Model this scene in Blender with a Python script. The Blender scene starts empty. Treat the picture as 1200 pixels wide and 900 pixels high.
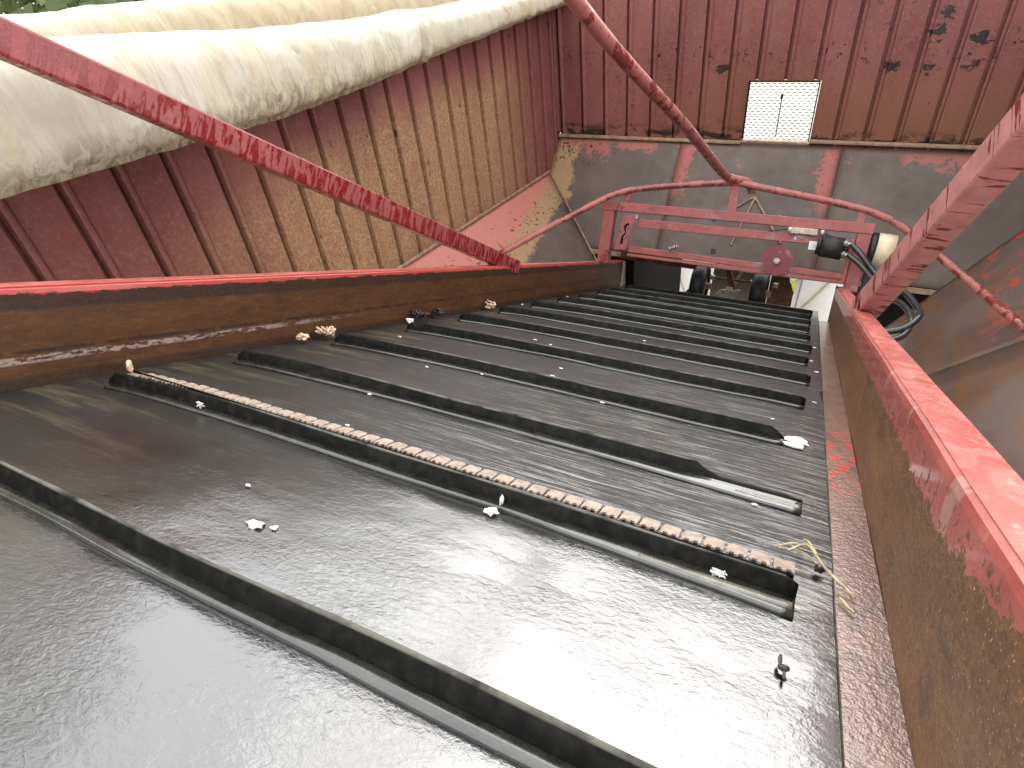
import bpy, bmesh, math, random
from mathutils import Vector, Matrix, noise
random.seed(7)
SC = bpy.context.scene
COL = SC.collection
PI = math.pi
# ------------------------------------------------------------------ camera, world, sun, exposure
O = Vector((0, 0, 3.4))                       # camera stands 3.4 m above the ground
YAW, PITCH, ROLL, TH, S = math.radians(-31.15), math.radians(38.27), math.radians(7.5), math.radians(25.95), .33
fw = Vector((math.sin(YAW)*math.cos(PITCH), math.cos(YAW)*math.cos(PITCH), -math.sin(PITCH)))
rt = Vector((math.cos(YAW), -math.sin(YAW), 0)); dn = fw.cross(rt)
r2 = rt*math.cos(ROLL) + dn*math.sin(ROLL); d2 = -rt*math.sin(ROLL) + dn*math.cos(ROLL)
cam = bpy.data.objects.new('camera', bpy.data.cameras.new('camera')); COL.objects.link(cam)
M = Matrix.Identity(4)
for i in range(3):
    M[i][0], M[i][1], M[i][2], M[i][3] = r2[i], -d2[i], -fw[i], O[i]
cam.matrix_world = M
cam.data.sensor_width = 36; cam.data.lens = 700/1200*36; cam.data.clip_start = .01; cam.data.clip_end = 500
SC.camera = cam
SUN_EL, SUN_AZ = math.radians(27), math.radians(-2)       # azimuth measured from +Y towards +X
W = bpy.data.worlds.new('World'); SC.world = W; W.use_nodes = True
wn, wl = W.node_tree.nodes, W.node_tree.links
bg = wn['Background']
sky = wn.new('ShaderNodeTexSky'); sky.sky_type = 'NISHITA'; sky.sun_disc = False
sky.sun_elevation = SUN_EL; sky.sun_rotation = SUN_AZ; sky.dust_density = 6; sky.air_density = 1.6; sky.ozone_density = 1
hs = wn.new('ShaderNodeHueSaturation'); hs.inputs['Saturation'].default_value = .22
wl.new(sky.outputs[0], hs.inputs['Color']); 
cloud = wn.new('ShaderNodeMix'); cloud.data_type = 'RGBA'; cloud.inputs[0].default_value = .93      # even high cloud over the sky
cloud.inputs[7].default_value = (6.9, 6.95, 7.0, 1)
wl.new(hs.outputs[0], cloud.inputs[6]); wl.new(cloud.outputs[2], bg.inputs['Color'])
bg.inputs['Strength'].default_value = .15
sd = bpy.data.lights.new('sun', 'SUN'); sd.energy = .5; sd.angle = math.radians(60); sd.color = (1, .96, .9)
sun = bpy.data.objects.new('sun', sd); COL.objects.link(sun)
sv = Vector((math.sin(SUN_AZ)*math.cos(SUN_EL), math.cos(SUN_AZ)*math.cos(SUN_EL), math.sin(SUN_EL)))
sun.rotation_euler = sv.to_track_quat('Z', 'Y').to_euler()
SC.view_settings.view_transform = 'Standard'; SC.view_settings.look = 'None'
SC.view_settings.exposure = 1.5; SC.view_settings.gamma = 1

# ------------------------------------------------------------------ frames of reference
Yb = Vector((0, math.cos(TH), -math.sin(TH))); Nb = Vector((0, math.sin(TH), math.cos(TH))); Xb = Vector((1, 0, 0))
def V(x, y, z): return Vector((x, y, z)) + O                 # trailer frame, metres, seen from the camera's height
def B(x, yb, h=0): return O + Xb*x + Yb*yb + Nb*(h-S)        # conveyor frame: across, along, above the belt
# ------------------------------------------------------------------ node sugar
class NT:
    def __init__(s, name):
        s.m = bpy.data.materials.new(name); s.m.use_nodes = True
        s.n, s.l = s.m.node_tree.nodes, s.m.node_tree.links
        s.p = s.n['Principled BSDF']; s.geo = s.n.new('ShaderNodeNewGeometry'); s.tc = s.n.new('ShaderNodeTexCoord')
        s.W = s.geo.outputs['Position']; s.Obj = s.tc.outputs['Object']
        mp = s.n.new('ShaderNodeMapping'); s.l.new(s.W, mp.inputs[0]); mp.inputs['Rotation'].default_value = (TH, 0, 0)
        mp.inputs['Location'].default_value = (0, 3.4*math.sin(TH), -3.4*math.cos(TH)+S); s.Bc = mp.outputs[0]
    def put(s, v, sock):
        if hasattr(v, 'links'): s.l.new(v, sock)
        elif isinstance(v, (tuple, list)) and len(v) == 3 and sock.type == 'RGBA': sock.default_value = (*v, 1)
        else: sock.default_value = v
    def math(s, op, a, b=0., c=None, clamp=False):
        n = s.n.new('ShaderNodeMath'); n.operation = op; n.use_clamp = clamp; s.put(a, n.inputs[0]); s.put(b, n.inputs[1])
        if c is not None: s.put(c, n.inputs[2])
        return n.outputs[0]
    def mul(s, a, b): return s.math('MULTIPLY', a, b)
    def add(s, a, b): return s.math('ADD', a, b)
    def mx(s, a, b): return s.math('MAXIMUM', a, b)
    def inv(s, a): return s.math('SUBTRACT', 1., a)
    def scl(s, co, sc):
        mp = s.n.new('ShaderNodeMapping'); s.l.new(co, mp.inputs[0])
        mp.inputs['Scale'].default_value = sc if isinstance(sc, (tuple, list)) else (sc,)*3; return mp.outputs[0]
    def noise(s, co, sc, det=4, rough=.55, dist=0.):
        n = s.n.new('ShaderNodeTexNoise'); s.l.new(s.scl(co, sc), n.inputs['Vector']); n.inputs['Scale'].default_value = 1
        n.inputs['Detail'].default_value = det; n.inputs['Roughness'].default_value = rough; n.inputs['Distortion'].default_value = dist
        return n.outputs['Fac']
    def voro(s, co, sc, feat='F1', out='Distance'):
        n = s.n.new('ShaderNodeTexVoronoi'); n.feature = feat; s.l.new(s.scl(co, sc), n.inputs['Vector']); n.inputs['Scale'].default_value = 1
        return n.outputs[out]
    def rng(s, v, a, b, c=0., d=1.):
        n = s.n.new('ShaderNodeMapRange'); n.clamp = True; s.put(v, n.inputs[0])
        for i, x in enumerate((a, b, c, d)): n.inputs[i+1].default_value = x
        return n.outputs[0]
    def sep(s, co, ax):
        n = s.n.new('ShaderNodeSeparateXYZ'); s.l.new(co, n.inputs[0]); return n.outputs[ax]
    def mix(s, f, a, b):
        n = s.n.new('ShaderNodeMix'); n.data_type = 'RGBA'; s.put(f, n.inputs[0]); s.put(a, n.inputs[6]); s.put(b, n.inputs[7]); return n.outputs[2]
    def bump(s, h, st=.5, dist=.002, prev=None):
        n = s.n.new('ShaderNodeBump'); n.inputs['Strength'].default_value = st; n.inputs['Distance'].default_value = dist
        s.l.new(h, n.inputs['Height'])
        if prev is not None: s.l.new(prev, n.inputs['Normal'])
        return n.outputs[0]
    def out(s, col=None, rough=None, metal=None, normal=None, spec=None, coat=None, coatr=None, coatn=None, trans=None):
        I = s.p.inputs
        for v, k in ((col, 'Base Color'), (rough, 'Roughness'), (metal, 'Metallic'), (spec, 'Specular IOR Level'), (coat, 'Coat Weight'), (coatr, 'Coat Roughness')):
            if v is not None: s.put(v, I[k])
        if normal is not None: s.l.new(normal, I['Normal'])
        if coatn is not None: s.l.new(coatn, I['Coat Normal'])
        return s.m
MAT = {}
def simple(name, col, rough=.5, metal=0., var=.25, sc=30, bump=.2, coat=0.):
    t = NT(name); n = t.noise(t.W, sc, 5); n2 = t.noise(t.W, sc*6, 3)
    c = t.mix(t.rng(n, .35, .65), tuple(v*(1-var) for v in col), tuple(min(1, v*(1+var)) for v in col))
    MAT[name] = t.out(c, t.rng(n2, .3, .7, max(.05, rough-.12), rough+.12), metal, t.bump(n2, bump, .001), coat=coat, coatr=.1)
    return MAT[name]

# ---- corrugated sheet paint (left wall gets a tan dust drift, both get mould chips near the foot)
def wall_paint(name, left):
    t = NT(name); P = t.W
    big = t.noise(P, (2.2, 2.2, 1.2), 5); fine = t.noise(P, 160, 4); mid = t.noise(P, 18, 5)
    c = t.mix(t.rng(big, .35, .65), (.17, .052, .044), (.25, .088, .072))
    c = t.mix(t.mul(t.rng(t.noise(P, 75, 4, .7), .50, .66), .4), c, (.32, .15, .13)); c = t.mix(t.mul(t.rng(t.noise(P, 26, 5, .7), .52, .70), .3), c, (.11, .030, .024))
    z = t.add(t.sep(P, 2), -3.4); y = t.sep(P, 1); x = t.sep(P, 0)
    chalk = t.noise(P, (8, 8, 1.3), 6, .6)
    c = t.mix(t.mul(t.rng(chalk, .5, .75), .35), c, (.26, .115, .10))
    if left:
        edge = t.add(z, t.mul(t.add(t.noise(P, (3, 3, 3), 5), -.5), .35))
        m = t.mul(t.rng(edge, -.56, -.76), t.mul(t.rng(t.add(y, t.mul(mid, .3)), 1.0, 1.75), t.rng(t.add(y, t.mul(mid, .5)), 3.9, 3.3)))
        grain = t.rng(t.noise(P, 95, 4, .75), .40, .58, .30, 1.)
        lump = t.rng(t.noise(P, 9, 5, .7), .3, .5, .7, 1.)
        foot = t.rng(t.add(z, t.mul(y, .092)), -1.10, -1.0, .55, 1.)
        m = t.mul(t.mul(m, grain), t.mul(lump, foot))
        c = t.mix(t.mul(m, .95), c, t.mix(t.rng(t.noise(P, 85, 5, .7), .35, .65), (.26, .155, .07), (.48, .33, .17)))
    else:
        m = t.mul(t.rng(t.add(z, t.mul(big, .35)), -.62, -.9), t.rng(x, -1.35, -.3))
        c = t.mix(t.mul(m, .7), c, t.mix(fine, (.17, .070, .034), (.27, .125, .065)))
    # black chips
    chip = t.rng(t.noise(P, (42, 42, 30), 5, .62, .6), .60, .635)
    zone = t.rng(t.noise(P, (3.1, 3.1, 2.5), 2), .52, .62)
    if not left:
        band = t.mx(t.mul(t.rng(z, -.70, -.74), t.rng(z, -.86, -.80)), t.rng(z, -1.13, -1.19))
        zone = t.mx(t.mul(zone, .6), band)
        rz = t.mul(t.rng(x, .12, .3), t.mul(t.rng(z, -.86, -.8), t.rng(z, -.5, -.56)))
        g_ = 0.
        for (gx, gz, gr) in ((.334, -.612, .055), (.319, -.70, .05), (.507, -.735, .055), (.494, -.83, .05), (.337, -.85, .045), (.155, -.84, .045), (-.70, -.85, .05)):
            dx = t.math('DIVIDE', t.add(x, -gx), gr); dz = t.math('DIVIDE', t.add(z, -gz), gr*.8)
            g_ = t.mx(g_, t.rng(t.math('SQRT', t.add(t.mul(dx, dx), t.mul(dz, dz))), 0., 1.6, .30, 0.))
        big_chip = t.rng(t.add(t.noise(P, (22, 22, 26), 6, .68, .5), g_), .68, .70)
    else:
        zone = t.mul(zone, t.rng(z, -.75, -1.1, .15, .9)); big_chip = t.mul(t.rng(t.noise(P, (30, 30, 12), 5), .69, .71), .9)
    foot = t.mul(t.rng(z, -1.16, -1.22), t.rng(t.noise(P, (9, 9, 25), 5), .47, .53)) if not left else 0.
    c = t.mix(t.mx(t.mul(chip, zone), t.mx(big_chip, foot)), c, (.022, .012, .010))
    b = t.bump(t.noise(P, (5, 5, 1.5), 2), .5, .01); b = t.bump(mid, .25, .002, b); b = t.bump(fine, .25, .0008, b)
    MAT[name] = t.out(c, t.rng(mid, .3, .7, .32, .6), 0., b, spec=.45, coat=t.rng(t.noise(P, (6, 6, 1.5), 5), .5, .6, 0., .35), coatr=.18)
wall_paint('maroon_wall_paint_left', True); wall_paint('maroon_wall_paint_back', False)

# ---- hopper plate: worn grey-brown steel, pink-red paint left along the top, tan dust
def hopper(name, mode):
    t = NT(name); P = t.W
    x, y, z = t.sep(P, 0), t.sep(P, 1), t.add(t.sep(P, 2), -3.4)
    fine = t.noise(P, 220, 3); mid = t.noise(P, 14, 6, .62); big = t.noise(P, 2.5, 4)
    if mode == 'right':
        c = t.mix(t.rng(big, .35, .62), (.085, .050, .036), (.145, .100, .082))
        st = t.noise(P, (5, 2.2, 8), 6, .65, .4)
        c = t.mix(t.mul(t.rng(st, .46, .66), .75), c, (.19, .075, .022))
        red = t.mul(t.rng(t.noise(P, (10, 6, 10), 6, .7, .5), .53, .57), t.mul(t.rng(t.add(x, t.mul(mid, .25)), .84, .93), t.rng(y, 2.4, 2.9)))
        c = t.mix(red, c, (.42, .065, .04))
        col = c; rough = t.rng(mid, .3, .7, .33, .55); spec = .5
    else:
        c = t.mix(t.rng(big, .35, .65), (.092, .071, .058), (.138, .108, .088))
        c = t.mix(t.mul(t.rng(mid, .42, .7), .5), c, (.10, .062, .05))
        if mode == 'left':
            d = t.math('DIVIDE', t.add(t.add(z, 1.095), t.mul(y, .092)), -.936)      # distance inwards from the wall
        else:
            d = t.math('SUBTRACT', 3.97, y)
        jag = t.add(d, t.mul(t.add(t.noise(P, (16, 16, 16), 6, .68), -.5), .34 if mode == 'back' else .10))
        if mode == 'left':
            lim = t.add(jag, t.mul(t.rng(y, 2.3, 3.7), .20)); dust = t.rng(lim, .345, .33); red = t.mul(t.rng(t.add(lim, t.mul(t.add(t.noise(P, (60, 14, 60), 4, .7), -.5), .22)), .255, .235), t.rng(fine, .3, .5, .75, 1.))
            c = t.mix(dust, c, t.mix(fine, (.25, .15, .08), (.46, .31, .17)))
            c = t.mix(red, c, t.mix(fine, (.40, .13, .105), (.52, .20, .165)))
            spots = t.mul(t.rng(t.noise(P, (50, 30, 50), 5, .6, .5), .585, .61), t.mul(t.rng(d, .05, .09), t.rng(d, .24, .19)))
            spots = t.mul(spots, t.rng(t.noise(P, 5, 3), .45, .52))
        else:
            lc = t.rng(t.add(x, t.mul(t.add(t.noise(P, 14, 6, .65), -.5), .22)), -1.57, -1.59)
            stk_ = t.mul(t.rng(t.noise(P, (26, 7, 7), 3), .60, .63), t.mul(t.rng(x, -1.36, -1.42), t.rng(jag, .12, .10))); lc = t.mx(lc, stk_)
            c = t.mix(lc, c, t.mix(fine, (.24, .14, .07), (.42, .28, .15)))
            zone = t.mx(t.rng(t.add(x, t.mul(mid, .2)), -.95, -1.0), t.mul(t.rng(t.add(x, t.mul(mid, .15)), .40, .43), .85))
            red = t.mul(t.rng(t.add(d, t.mul(t.add(t.noise(P, (11, 11, 11), 6, .68), -.5), .34)), .075, .06), zone)
            faint = t.mul(t.rng(t.noise(P, 16, 6, .7), .60, .64), t.mul(t.rng(d, .22, .12), t.rng(t.noise(P, 2.3, 2), .5, .56))); red = t.mx(red, t.mul(faint, .8))
            seam = t.mx(t.mul(t.rng(x, -.90, -.895), t.rng(t.add(x, t.mul(t.noise(P, 24, 6, .7), .13)), -.745, -.755)), t.mul(t.rng(x, .012, .004), t.rng(t.add(x, t.mul(t.noise(P, 24, 6, .7), .28)), .065, .08)))
            seam = t.mul(seam, t.rng(t.add(d, t.mul(mid, .30)), .46, .38)); seam = t.mul(seam, t.inv(t.rng(t.noise(P, 33, 5, .7), .58, .60)))
            red = t.mx(red, seam)
            c = t.mix(red, c, t.mix(fine, (.27, .075, .062), (.38, .125, .105)))
            ed = t.mul(t.rng(d, .045, .02), .8); c = t.mix(ed, c, (.17, .10, .07))
            spots = t.mul(t.rng(t.noise(P, (45, 30, 45), 5, .6, .5), .57, .60), t.mul(t.rng(t.add(x, t.mul(d, .6)), -1.25, -1.4), t.rng(d, .20, .12)))
        c = t.mix(spots, c, (.02, .014, .012))
        col = c; rough = t.rng(mid, .3, .7, .45, .7); spec = .4
    b = t.bump(t.noise(P, 3, 2), .4, .012); b = t.bump(mid, .2, .002, b); b = t.bump(fine, .3, .0006, b)
    MAT[name] = t.out(col, rough, .0, b, spec=spec, coat=t.rng(big, .45, .6, 0., .5) if mode == 'right' else 0., coatr=.3)
for k in ('left', 'back', 'right'): hopper('hopper_steel_'+k, k)

# ---- red paint on braces and frame: chalky face, darker wet runs across it, chips of rust
def red_paint(name, light=(.27, .062, .060), dark=(.19, .010, .012), runs=.5, coord='Obj', sc=(9, 60, 60), chips=.6, rough=.35, coat=.5):
    t = NT(name); P = t.Obj if coord == 'Obj' else (t.Bc if coord == 'B' else t.W)
    n = t.noise(P, sc, 6, .6, .6); fine = t.noise(t.W, 200, 3); mid = t.noise(t.W, 25, 5)
    run = t.rng(n, 1-runs-.02, 1-runs+.02)
    c = t.mix(run, t.mix(t.rng(mid, .3, .7), tuple(v*.85 for v in light), tuple(v*1.2 for v in light)), dark)
    chip = t.rng(t.noise(t.W, 38, 6, .65, .3), chips, chips+.02)
    c = t.mix(chip, c, (.07, .022, .014))
    c = t.mix(t.mul(t.rng(fine, .5, .75), .25), c, (.45, .2, .17))
    b = t.bump(run, .35, .0006); b = t.bump(chip, .5, -.0008, b); b = t.bump(mid, .2, .0015, b)
    MAT[name] = t.out(c, t.mix(run, (rough+.15,)*3, (rough-.15,)*3), 0., b, coat=t.mul(run, coat), coatr=.08, spec=.5)
red_paint('red_brace_paint', sc=(75, 9, 16), runs=.5, chips=.74)
red_paint('red_brace_paint_glossy', light=(.45, .19, .175), dark=(.17, .016, .016), sc=(42, 7, 9), runs=.42, chips=.74, coat=.9)
MAT['red_brace_paint_glossy'].node_tree.nodes['Principled BSDF'].inputs['Coat IOR'].default_value = 1.9
red_paint('red_frame_paint', light=(.30, .080, .072), dark=(.21, .038, .036), sc=(14, 14, 14), coord='W', runs=.42, chips=.69)
red_paint('red_pipe_paint', light=(.32, .10, .085), dark=(.18, .032, .026), sc=(12, 12, 12), coord='W', runs=.47, chips=.64)
red_paint('dark_red_disc_paint', light=(.18, .025, .035), dark=(.15, .02, .028), sc=(14, 14, 14), coord='W', runs=.4, chips=.8)

# ---- side boards
def board(name, right):
    t = NT(name); P = t.Bc
    x, y, h = t.sep(P, 0), t.sep(P, 1), t.sep(P, 2)
    fine = t.noise(P, (120, 120, 120), 4, .65); mid = t.noise(P, (6, 10, 26), 6, .65); big = t.noise(P, (2, 2.5, 7), 4)
    if not right:
        c = t.mix(t.rng(mid, .3, .7), (.052, .018, .006), (.105, .040, .011))
        c = t.mix(t.mul(t.rng(t.noise(P, (80, 30, 120), 5, .7), .48, .66), .4), c, (.13, .055, .017)); c = t.mix(t.mul(t.rng(t.noise(P, (90, 22, 200), 5, .7), .5, .66), .35), c, (.035, .012, .004))
        hh = t.add(h, t.mul(t.add(t.noise(P, (1, 9, 9), 4), -.5), .012))
        dark = t.mul(t.rng(hh, .1115, .118), .8); c = t.mix(dark, c, (.028, .014, .008))
        red = t.mul(t.rng(t.add(h, t.mul(t.add(t.noise(P, (1, 26, 60), 6, .7), -.5), .030)), .1395, .1415), 1.)
        c = t.mix(red, c, (.36, .032, .022))
        z1 = t.mul(t.rng(t.add(h, t.mul(y, -.004)), .026, .029), t.rng(h, .043, .040))
        grey = t.mul(z1, t.mul(t.rng(t.noise(P, (5, 30, 110), 6, .75), .47, .53), t.rng(y, 1.35, .95)))
        c = t.mix(grey, c, (.30, .22, .20))
        line = t.mul(t.mul(t.rng(h, .044, .047), t.rng(h, .053, .050)), t.rng(t.noise(P, (1, 30, 30), 4), .4, .5)); c = t.mix(t.mul(line, .8), c, (.02, .01, .006))
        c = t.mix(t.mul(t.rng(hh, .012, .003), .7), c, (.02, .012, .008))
        rough = t.rng(fine, .3, .7, .4, .65); ct = t.mul(red, .8)
    else:
        c = t.mix(t.rng(mid, .3, .7), (.10, .044, .016), (.24, .105, .036))
        c = t.mix(t.mul(t.rng(big, .45, .62), .5), c, t.mix(fine, (.075, .040, .020), (.15, .09, .05)))
        c = t.mix(t.mul(t.rng(t.noise(P, (4, 3, 22), 5, .6), .52, .66), .8), c, (.20, .088, .024))
        c = t.mix(t.mul(t.rng(t.noise(P, (8, 7, 10), 5, .7), .56, .66), .8), c, (.045, .03, .022))
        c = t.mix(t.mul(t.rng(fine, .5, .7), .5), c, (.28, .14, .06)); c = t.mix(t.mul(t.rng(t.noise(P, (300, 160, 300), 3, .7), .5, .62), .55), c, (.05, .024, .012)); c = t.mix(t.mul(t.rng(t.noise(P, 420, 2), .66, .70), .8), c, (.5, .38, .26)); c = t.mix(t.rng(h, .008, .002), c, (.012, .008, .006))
        e = t.add(h, t.mul(t.add(t.noise(P, (1, 16, 22), 7, .74, .4), -.5), .060))
        e = t.add(e, t.mul(t.rng(y, .55, .33), -.028))
        red = t.rng(e, .1285, .1298)
        chips = t.rng(t.noise(P, (60, 75, 60), 5, .65, .4), .56, .59)
        red = t.mul(red, t.inv(t.mul(chips, t.rng(h, .17, .155))))
        c = t.mix(red, c, t.mix(t.rng(t.noise(P, (8, 14, 14), 4), .35, .65), (.34, .060, .048), (.44, .11, .09)))
        pale = t.mul(t.rng(t.noise(P, (9, 16, 7), 4), .62, .65), red); c = t.mix(t.mul(pale, .6), c, (.46, .26, .22))
        rough = t.rng(fine, .3, .7, .38, .6); ct = t.mul(red, .5)
    b = t.bump(mid, .35, .004); b = t.bump(fine, .5, .0012, b); b = t.bump(red, .4, .0008, b)
    MAT[name] = t.out(c, rough, 0., b, coat=ct, coatr=.12)
board('rusty_board_left', False); board('rusty_board_right', True)
def flange():
    t = NT('glossy_red_flange'); P = t.Bc
    n = t.noise(P, (30, 9, 30), 5, .6, .5); fine = t.noise(P, 150, 4); y = t.sep(P, 1)
    c = t.mix(t.rng(n, .35, .65), (.45, .085, .070), (.52, .145, .12))
    c = t.mix(t.mul(t.rng(fine, .56, .66), t.rng(t.noise(P, 6, 4), .46, .58, .1, .9)), c, (.56, .34, .29))
    c = t.mix(t.rng(t.noise(P, (50, 26, 50), 5, .6, .4), .68, .70), c, (.10, .03, .02))
    wet = t.rng(t.noise(P, (24, 14, 24), 5, .6, 1.), .42, .55); b = t.bump(n, .25, .0012); b = t.bump(fine, .35, .0007, b); b = t.bump(t.noise(P, 420, 2), .35, .0006, b)
    c = t.mix(t.mul(t.inv(wet), .12), c, (.50, .20, .17))
    MAT['glossy_red_flange'] = t.out(c, t.mix(wet, (.4,)*3, (.3,)*3), 0., b, coat=t.mul(wet, .5), coatr=.10)
flange()
def strip():
    t = NT('wet_rusty_strip'); P = t.Bc
    v = t.noise(P, (150, 120, 150), 3, .6); mid = t.noise(P, (20, 5, 20), 5); w = t.noise(P, (26, 12, 26), 5)
    c = t.mix(t.rng(mid, .35, .65), (.14, .072, .050), (.24, .135, .10))
    c = t.mix(t.rng(w, .54, .62), c, (.12, .07, .05))
    y = t.sep(P, 1)
    r = t.mul(t.rng(t.noise(P, (60, 25, 60), 4), .5, .56), t.mul(t.rng(y, .9, .98), t.rng(y, 1.30, 1.2))); c = t.mix(t.mul(r, .85), c, (.55, .05, .04))
    b = t.bump(v, .8, .0018); b = t.bump(t.noise(P, 320, 3), .6, .0009, b)
    MAT['wet_rusty_strip'] = t.out(c, .28, 0., b, coat=.9, coatr=.07, coatn=b)
strip()
# ---- belt
def belt(name, cleat=False):
    t = NT(name); P = t.Bc
    x, y = t.sep(P, 0), t.sep(P, 1)
    fine = t.noise(P, (420, 420, 420), 3, .6); rip = t.noise(P, (110, 150, 110), 4, .62, .8); str_ = t.noise(P, (7, 110, 20), 5, .68, .3)
    big = t.noise(P, (2.4, 5, 2), 5, .6)
    dusty = t.rng(t.add(t.add(t.mul(x, -.35), t.mul(y, .42)), t.mul(t.add(big, -.5), .8)), .26, .52)
    if cleat:
        c = t.mix(t.rng(t.noise(P, (60, 60, 60), 4), .45, .7), (.006, .006, .0055), (.018, .017, .013))
        b = t.bump(t.noise(P, (120, 120, 120), 4), .25, .001)
        h = t.sep(P, 2); rim = t.mul(t.rng(h, .0248, .0262), t.rng(t.noise(P, (25, 25, 25), 4), .3, .55)); c = t.mix(rim, c, (.13, .125, .105))  # dusty top edge, colour also lightened for the highlight along the rim
        MAT[name] = t.out(c, t.rng(t.noise(P, (20, 20, 20), 4), .35, .65, .35, .6), 0., b, spec=.10)
        return
    c = t.mix(dusty, (.007, .007, .007), (.018, .0155, .013))
    pale = t.mul(t.rng(t.noise(P, (3.5, 26, 5), 5, .65), .52, .68), t.rng(x, -.62, -.95))
    c = t.mix(t.mul(pale, .8), c, (.085, .070, .036))
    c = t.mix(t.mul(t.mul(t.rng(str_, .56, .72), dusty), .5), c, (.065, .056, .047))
    glare_streak = t.mul(t.rng(t.noise(P, (6, 190, 20), 5, .72, .2), .555, .60), t.mul(t.mul(t.rng(y, .58, .66), t.rng(y, 1.9, 1.0)), t.rng(t.add(x, t.mul(big, .6)), -.35, .05)))
    c = t.mix(t.mul(glare_streak, .85), c, (.24, .23, .21))  # pale colour painted in for streaks of sky reflection on the wet rubber
    wet = t.mul(t.inv(t.mul(dusty, .85)), 1.)
    smear = t.mul(t.rng(str_, .565, .62), t.mul(dusty, t.rng(x, -.75, -.2)))
    stk = t.rng(t.noise(P, (9, 150, 20), 5, .7, .3), .49, .56); far_ = t.rng(y, .60, .70); wet = t.mul(wet, t.inv(t.mul(far_, t.inv(stk)))); wet = t.mx(wet, smear)
    patch = t.rng(t.noise(P, (5, 9, 5), 4, .6), .42, .60, .15, 1.); b1 = t.bump(t.mul(rip, patch), .6, .0013); b1 = t.bump(t.mul(t.noise(P, (230, 330, 230), 3, .6), t.add(patch, .3)), .45, .0005, b1); b1 = t.bump(t.mul(str_, t.rng(y, .58, .68, 0., 1.)), .8, .0026, b1)
    bd = t.bump(t.mul(str_, t.rng(y, .5, .68, 0., 1.)), .5, .0016); bd = t.bump(fine, .45, .0007, bd)
    rough = t.rng(wet, 0., 1., .47, .20)
    MAT[name] = t.out(c, rough, 0., bd, spec=.30, coat=t.rng(wet, .15, .9, .10, 1.), coatr=t.rng(t.noise(P, (6, 9, 6), 4), .3, .7, .06, .15), coatn=b1)
    t.p.inputs['Coat IOR'].default_value = 2.3
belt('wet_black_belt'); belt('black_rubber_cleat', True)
simple('pale_scuffed_rubber', (.16, .15, .125), .35, 0, .4, 60, .5, .5)
simple('wet_rubber_foot', (.022, .021, .017), .30, 0, .5, 40, .4, .85); MAT['wet_rubber_foot'].node_tree.nodes['Principled BSDF'].inputs['Coat IOR'].default_value = 1.7
simple('white_foam', (.75, .74, .70), .7, 0, .1, 80, .6)
simple('pink_grey_clip', (.33, .262, .21), .5, .1, .25, 90, .5, .3)
simple('dark_void_steel', (.008, .007, .006), .95); MAT['dark_void_steel'].node_tree.nodes['Principled BSDF'].inputs['Specular IOR Level'].default_value = .1  # near-black: puts deep shade into the void plates, also colours dark parts
simple('black_rubber', (.014, .014, .015), .5, 0, .4, 40, .3)
simple('hose_rubber', (.018, .020, .022), .30, 0, .3, 60, .1, .6)
simple('hose_rubber_grey', (.022, .026, .027), .35, 0, .3, 60, .1, .4)
simple('black_motor_paint', (.018, .017, .015), .6, 0, .6, 50, .5)
simple('beige_metal', (.42, .37, .28), .45, .2, .25, 70, .3)
simple('bare_steel', (.42, .39, .36), .35, .7, .3, 70, .3)
simple('brown_rust', (.13, .045, .02), .7, 0, .5, 30, .6)
simple('cement_grey', (.30, .29, .25), .75, 0, .3, 45, .7)
simple('yellowed_drum', (.42, .25, .11), .5, 0, .35, 25, .4)
simple('cream_drum', (.66, .53, .37), .5, 0, .15, 30, .3)
simple('white_label', (.78, .78, .76), .5, 0, .05, 60, .1)
simple('white_sheet', (.75, .72, .68), .45, 0, .08, 4, .2)
simple('sticker_yellow', (.72, .60, .10), .5, 0, .25, 60, .1)
simple('sticker_green', (.12, .35, .08), .5, 0, .25, 60, .1)
simple('tan_frame', (.30, .20, .13), .6, 0, .3, 30, .4)
simple('mesh_steel', (.07, .06, .045), .5, .3, .4, 60, .3)
simple('straw', (.46, .39, .22), .6, 0, .3, 90, .2)
simple('husk', (.60, .42, .30), .6, 0, .35, 120, .4)
simple('dark_leaf', (.035, .030, .028), .4, 0, .5, 120, .4)
simple('bark', (.10, .075, .05), .9, 0, .4, 12, .8)
simple('pale_bark', (.55, .52, .47), .8, 0, .3, 8, .5)
def leafm():
    t = NT('foliage'); n = t.noise(t.W, .9, 3); n2 = t.noise(t.W, 12, 2)
    c = t.mix(t.rng(n, .35, .65), (.06, .10, .03), (.20, .26, .09)); c = t.mix(t.mul(n2, .5), c, (.10, .12, .04))
    MAT['foliage'] = t.out(c, .6)
leafm()
def groundm():
    t = NT('pale_gravel'); n = t.noise(t.W, .5, 5); f = t.noise(t.W, 30, 5, .7)
    c = t.mix(t.rng(n, .35, .65), (.46, .45, .41), (.60, .59, .55)); c = t.mix(t.rng(f, .45, .62), c, (.24, .21, .16))
    c = t.mix(t.mul(t.rng(t.noise(t.W, .25, 4), .5, .6), .6), c, (.42, .42, .22))
    MAT['pale_gravel'] = t.out(c, .9, 0., t.bump(f, .7, .02))
groundm()
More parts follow.
